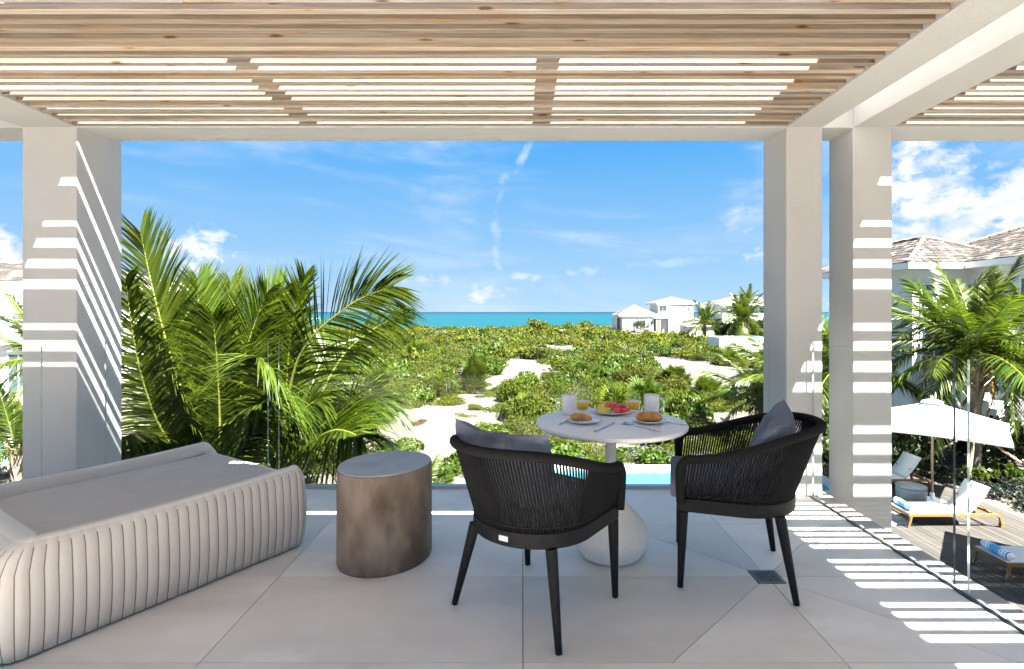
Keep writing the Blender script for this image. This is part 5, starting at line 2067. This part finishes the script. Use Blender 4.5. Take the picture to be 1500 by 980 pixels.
for (x, z, w_, h_) in ((15.95, -1.0, 1.1, 1.9), (15.95, 1.0, 1.3, 1.5)):
    window(vr, x - 16.6, Y1a, z - GZ, w_, h_)
for (y, z, w_, h_) in ((17.6, 1.0, 1.5, 1.6), (17.6, -2.6, 1.7, 2.2), (19.9, -2.6, 1.2, 2.2)):
    window(vr, X2a, y - 21.5, z - GZ, w_, h_, 'left')
for (y, z, w_, h_) in ((23.0, 1.1, 1.4, 1.5), (25.2, 1.1, 1.2, 1.5)):
    window(vr, X1a, y - 21.5, z - GZ, w_, h_, 'left')
st_ = MB()
for k in range(9):
    st_.box(16.2 - 16.6 + k * .0, 17.0 - 21.5 + k * .30, 0, 17.6 - 16.6, 17.3 - 21.5 + k * .30, .35 + k * .24)
st_.build('outside_stair', M['house_white'], vr)
MB().box(15.2 - 16.6, 16.6 - 21.5, 0, 17.7 - 16.6, 16.8 - 21.5, 2.05).build('garden_wall', M['house_white'], vr)

# neighbouring villa on the other side
vl = thing('villa', 'white neighbouring villa with balconies, partly hidden by the column beside the daybed', 'house', (-30, 30, GZ))
MB().box(-8, 0, 0, 5.2, 9, 6.15).box(-8, -2.2, 0, 4.6, -.004, 2.9).build('wall', M['house_white'], vl)
rfl, pll = shingle_roof(vl, -8, 5.2, 0, 9, 6.36, 1.5, .5, 1)
shingles(rfl, pll[0], .30, .36, 120, 7)
for z in (2.95, ):
    MB().box(-8, -2.6, z, 5.0, -.006, z + .22).build('balcony_slab', M['fascia'], vl)
MB().box(-8, -2.6, 3.172, 5.0, -2.5, 4.05).build('balcony_parapet', M['house_white'], vl)
MB().box(-8, -1.2, 5.3, 5.0, -.008, 5.5).build('awning_slab', M['fascia'], vl)
for x in (-1.5, 1.2, 3.4):
    window(vl, x, 0, 3.35, 1.3, 1.75, 'front', 'window')
for x in (-1.5, 1.0, 3.1):
    window(vl, x, -2.2, .3, 1.2, 2.2, 'front', 'window')
MB().box(-8, -5.2, 0, 3.8, -5.0, 1.0).build('garden_wall', M['grey_side'], vl)

# far two-storey villa
D = 108.0
pm = D / F


def fx(px):
    return (px - VX) * pm - 26


def fz(py):
    return CH + (VY - py) * pm - (-3.0)


fv = thing('villa', 'white two storey villa with grey hip roofs on the dune ridge before the sea', 'house', (26, D, -3.0))
MB().box(fx(912), 0, 0, fx(958), 7, fz(462.5)).box(fx(905), 2.2, 0, fx(912), 6.5, fz(464)).build('wall', M['house_white'], fv)
MB().box(fx(967), 1.4, 0, fx(980), 8.5, fz(444.5)).box(fx(980), .2, 0, fx(1016), 9, fz(444.4)).build('tower_wall', M['house_white'], fv)
MB().box(fx(958) + .004, 3.2, 0, fx(967) - .004, 6, fz(466)).build('link_wall', M['house_white'], fv)
shingle_roof(fv, fx(911), fx(957), .3, 6.7, fz(461), fz(447) - fz(461), .7, mat_='roof_grey')
shingle_roof(fv, fx(967), fx(1016), .6, 8.6, fz(443.5), fz(435) - fz(443.5), .7, mat_='roof_grey')
MB().box(fx(957), -.8, fz(466), fx(981), 3.196, fz(464)).build('porch_roof', M['fascia'], fv)
for x in (fx(960), fx(964)):
    MB().box(x, -.6, 0, x + .35, -.2, fz(466) - .004).build('porch_post', M['brace'], fv)
for k in range(4):
    window(fv, fx(916.5) + k * (fx(957) - fx(916.5)) / 4, 0, .35, (fx(957) - fx(916.5)) / 4 - .12, fz(468.5) - .35, 'front', 'window_pale', 1)
window(fv, fx(906), 2.2, .6, .75, 2.6, 'front', 'window', 0)
window(fv, fx(968), 1.4, fz(456), 1.5, fz(447.5) - fz(456), 'front', 'window_pale', 1)
window(fv, fx(1007), .2, fz(457), .5, fz(449.5) - fz(457), 'front', 'window', 0)
window(fv, fx(982), .2, fz(473.5), 1.1, fz(470) - fz(473.5), 'front', 'window', 0)
window(fv, fx(998), .2, fz(472.5), 2.2, fz(469) - fz(472.5), 'front', 'window', 0)
dd = MB().box(fx(966), 1.25, .2, fx(979), 1.396, fz(467.5)).build('door', M['door_blue'], fv)
dd = MB().box(fx(984.5), .05, .1, fx(990), .196, fz(475)).build('door', M['window_pale'], fv)
MB().box(fx(922) - 1.5, -3, -.6, fx(927), -2.5, .75).build('garden_wall', M['house_white'], fv)

gv = thing('garage_house', 'low white outbuilding with a grey hip roof beside the far two storey villa', 'house', (31, 96, -3.1))
k96 = 96 / F
ox = lambda px: (px - VX) * k96 - 31
oz = lambda py: CH + (VY - py) * k96 + 3.1
MB().box(ox(1010), 0, 0, ox(1058), 6, oz(477) - .02).build('wall', M['house_white'], gv)
shingle_roof(gv, ox(1010), ox(1058), 0, 6, oz(476), oz(465) - oz(476), .8, mat_='roof_grey')
MB().box(ox(1002), -7, 0, ox(1072), -6.7, oz(483)).build('garden_wall', M['house_white'], gv)

hv = thing('villa', 'white house with a wide grey roof behind tall palms at the raised pool', 'house', (42, 94, -3.1))
k94 = 94 / F
ox = lambda px: (px - VX) * k94 - 42
oz = lambda py: CH + (VY - py) * k94 + 3.1
MB().box(ox(1058), 0, 0, ox(1150), 9, oz(446) - .02).build('wall', M['house_white'], hv)
shingle_roof(hv, ox(1058), ox(1150), 0, 9, oz(445), oz(432.5) - oz(445), .8, mat_='roof_grey')
for k in range(5):
    window(hv, ox(1064 + k * 16), 0, oz(459), 1.1, oz(450) - oz(459), 'front', 'window', 0)

# raised pool in the dunes
D2 = 59.0
rp = thing('raised_pool', 'white raised infinity pool with turquoise water at the edge of the dunes', 'pool', (at(1085, 0, D2).x, D2, GZ))
MB().box(-2.35, 0, -.3, 4.2, 4, 1.85).build('basin_wall', M['house_white'], rp, bevel=.03)
MB().box(-2.2, .15, 1.853, 4.1, 3.9, 1.875).build('water', M['pool'], rp)

# screens of tall shrubs by the far houses
for k, (px, d, s, sz) in enumerate([(1068, 84, 2.0, 3.0), (1082, 86, 2.0, 3.3), (1104, 82, 2.2, 4.2), (1112, 78, 2.0, 4.0), (1095, 88, 2.2, 4.2), (1000, 96, 1.1, 1.2), (1048, 90, 1.0, 1.2), (1060, 70, 1.0, 1.0)]):
    X = at(px, 0, d).x
    garden('screen_shrub', ['yellow green shrub behind the wide drooping palm', 'dark green shrub beside the tall thin palm', 'tallest yellow green shrub hiding the grey roofed house', 'dark shrub at the column edge above the raised pool', 'yellow green shrub farthest back by the grey roofed house', 'small dark shrub at the foot of the far villa', 'small shrub in front of the white outbuilding wall', 'small dark shrub next to the raised pool'][k], 'shrub', X, d, s, 600 + k, 'leaf_scrub' if k % 2 else 'leaf_hedge', 1300, .22, .6, 1.0, sz, 'tall leafy shrubs screening the far houses')
garden('silver_palm', 'silver leaved fan palm in front of the far villa windows', 'fan palm', 0, 0, 1, 620, 'leaf_silver', 10, .1, .6, .7)
sp_ = bpy.data.objects['silver_palm']
sp_.data = fan_mesh('silver_palm', 33, 30, 1.0, 'leaf_silver', 15, .3)
sp_.location = (at(938, 0, 104).x, 104, -2.9)
sp_.scale = (2.1, 2.1, 2.2)
print('QUADS', cnt, off // 4)
print('objects', len(bpy.data.objects))
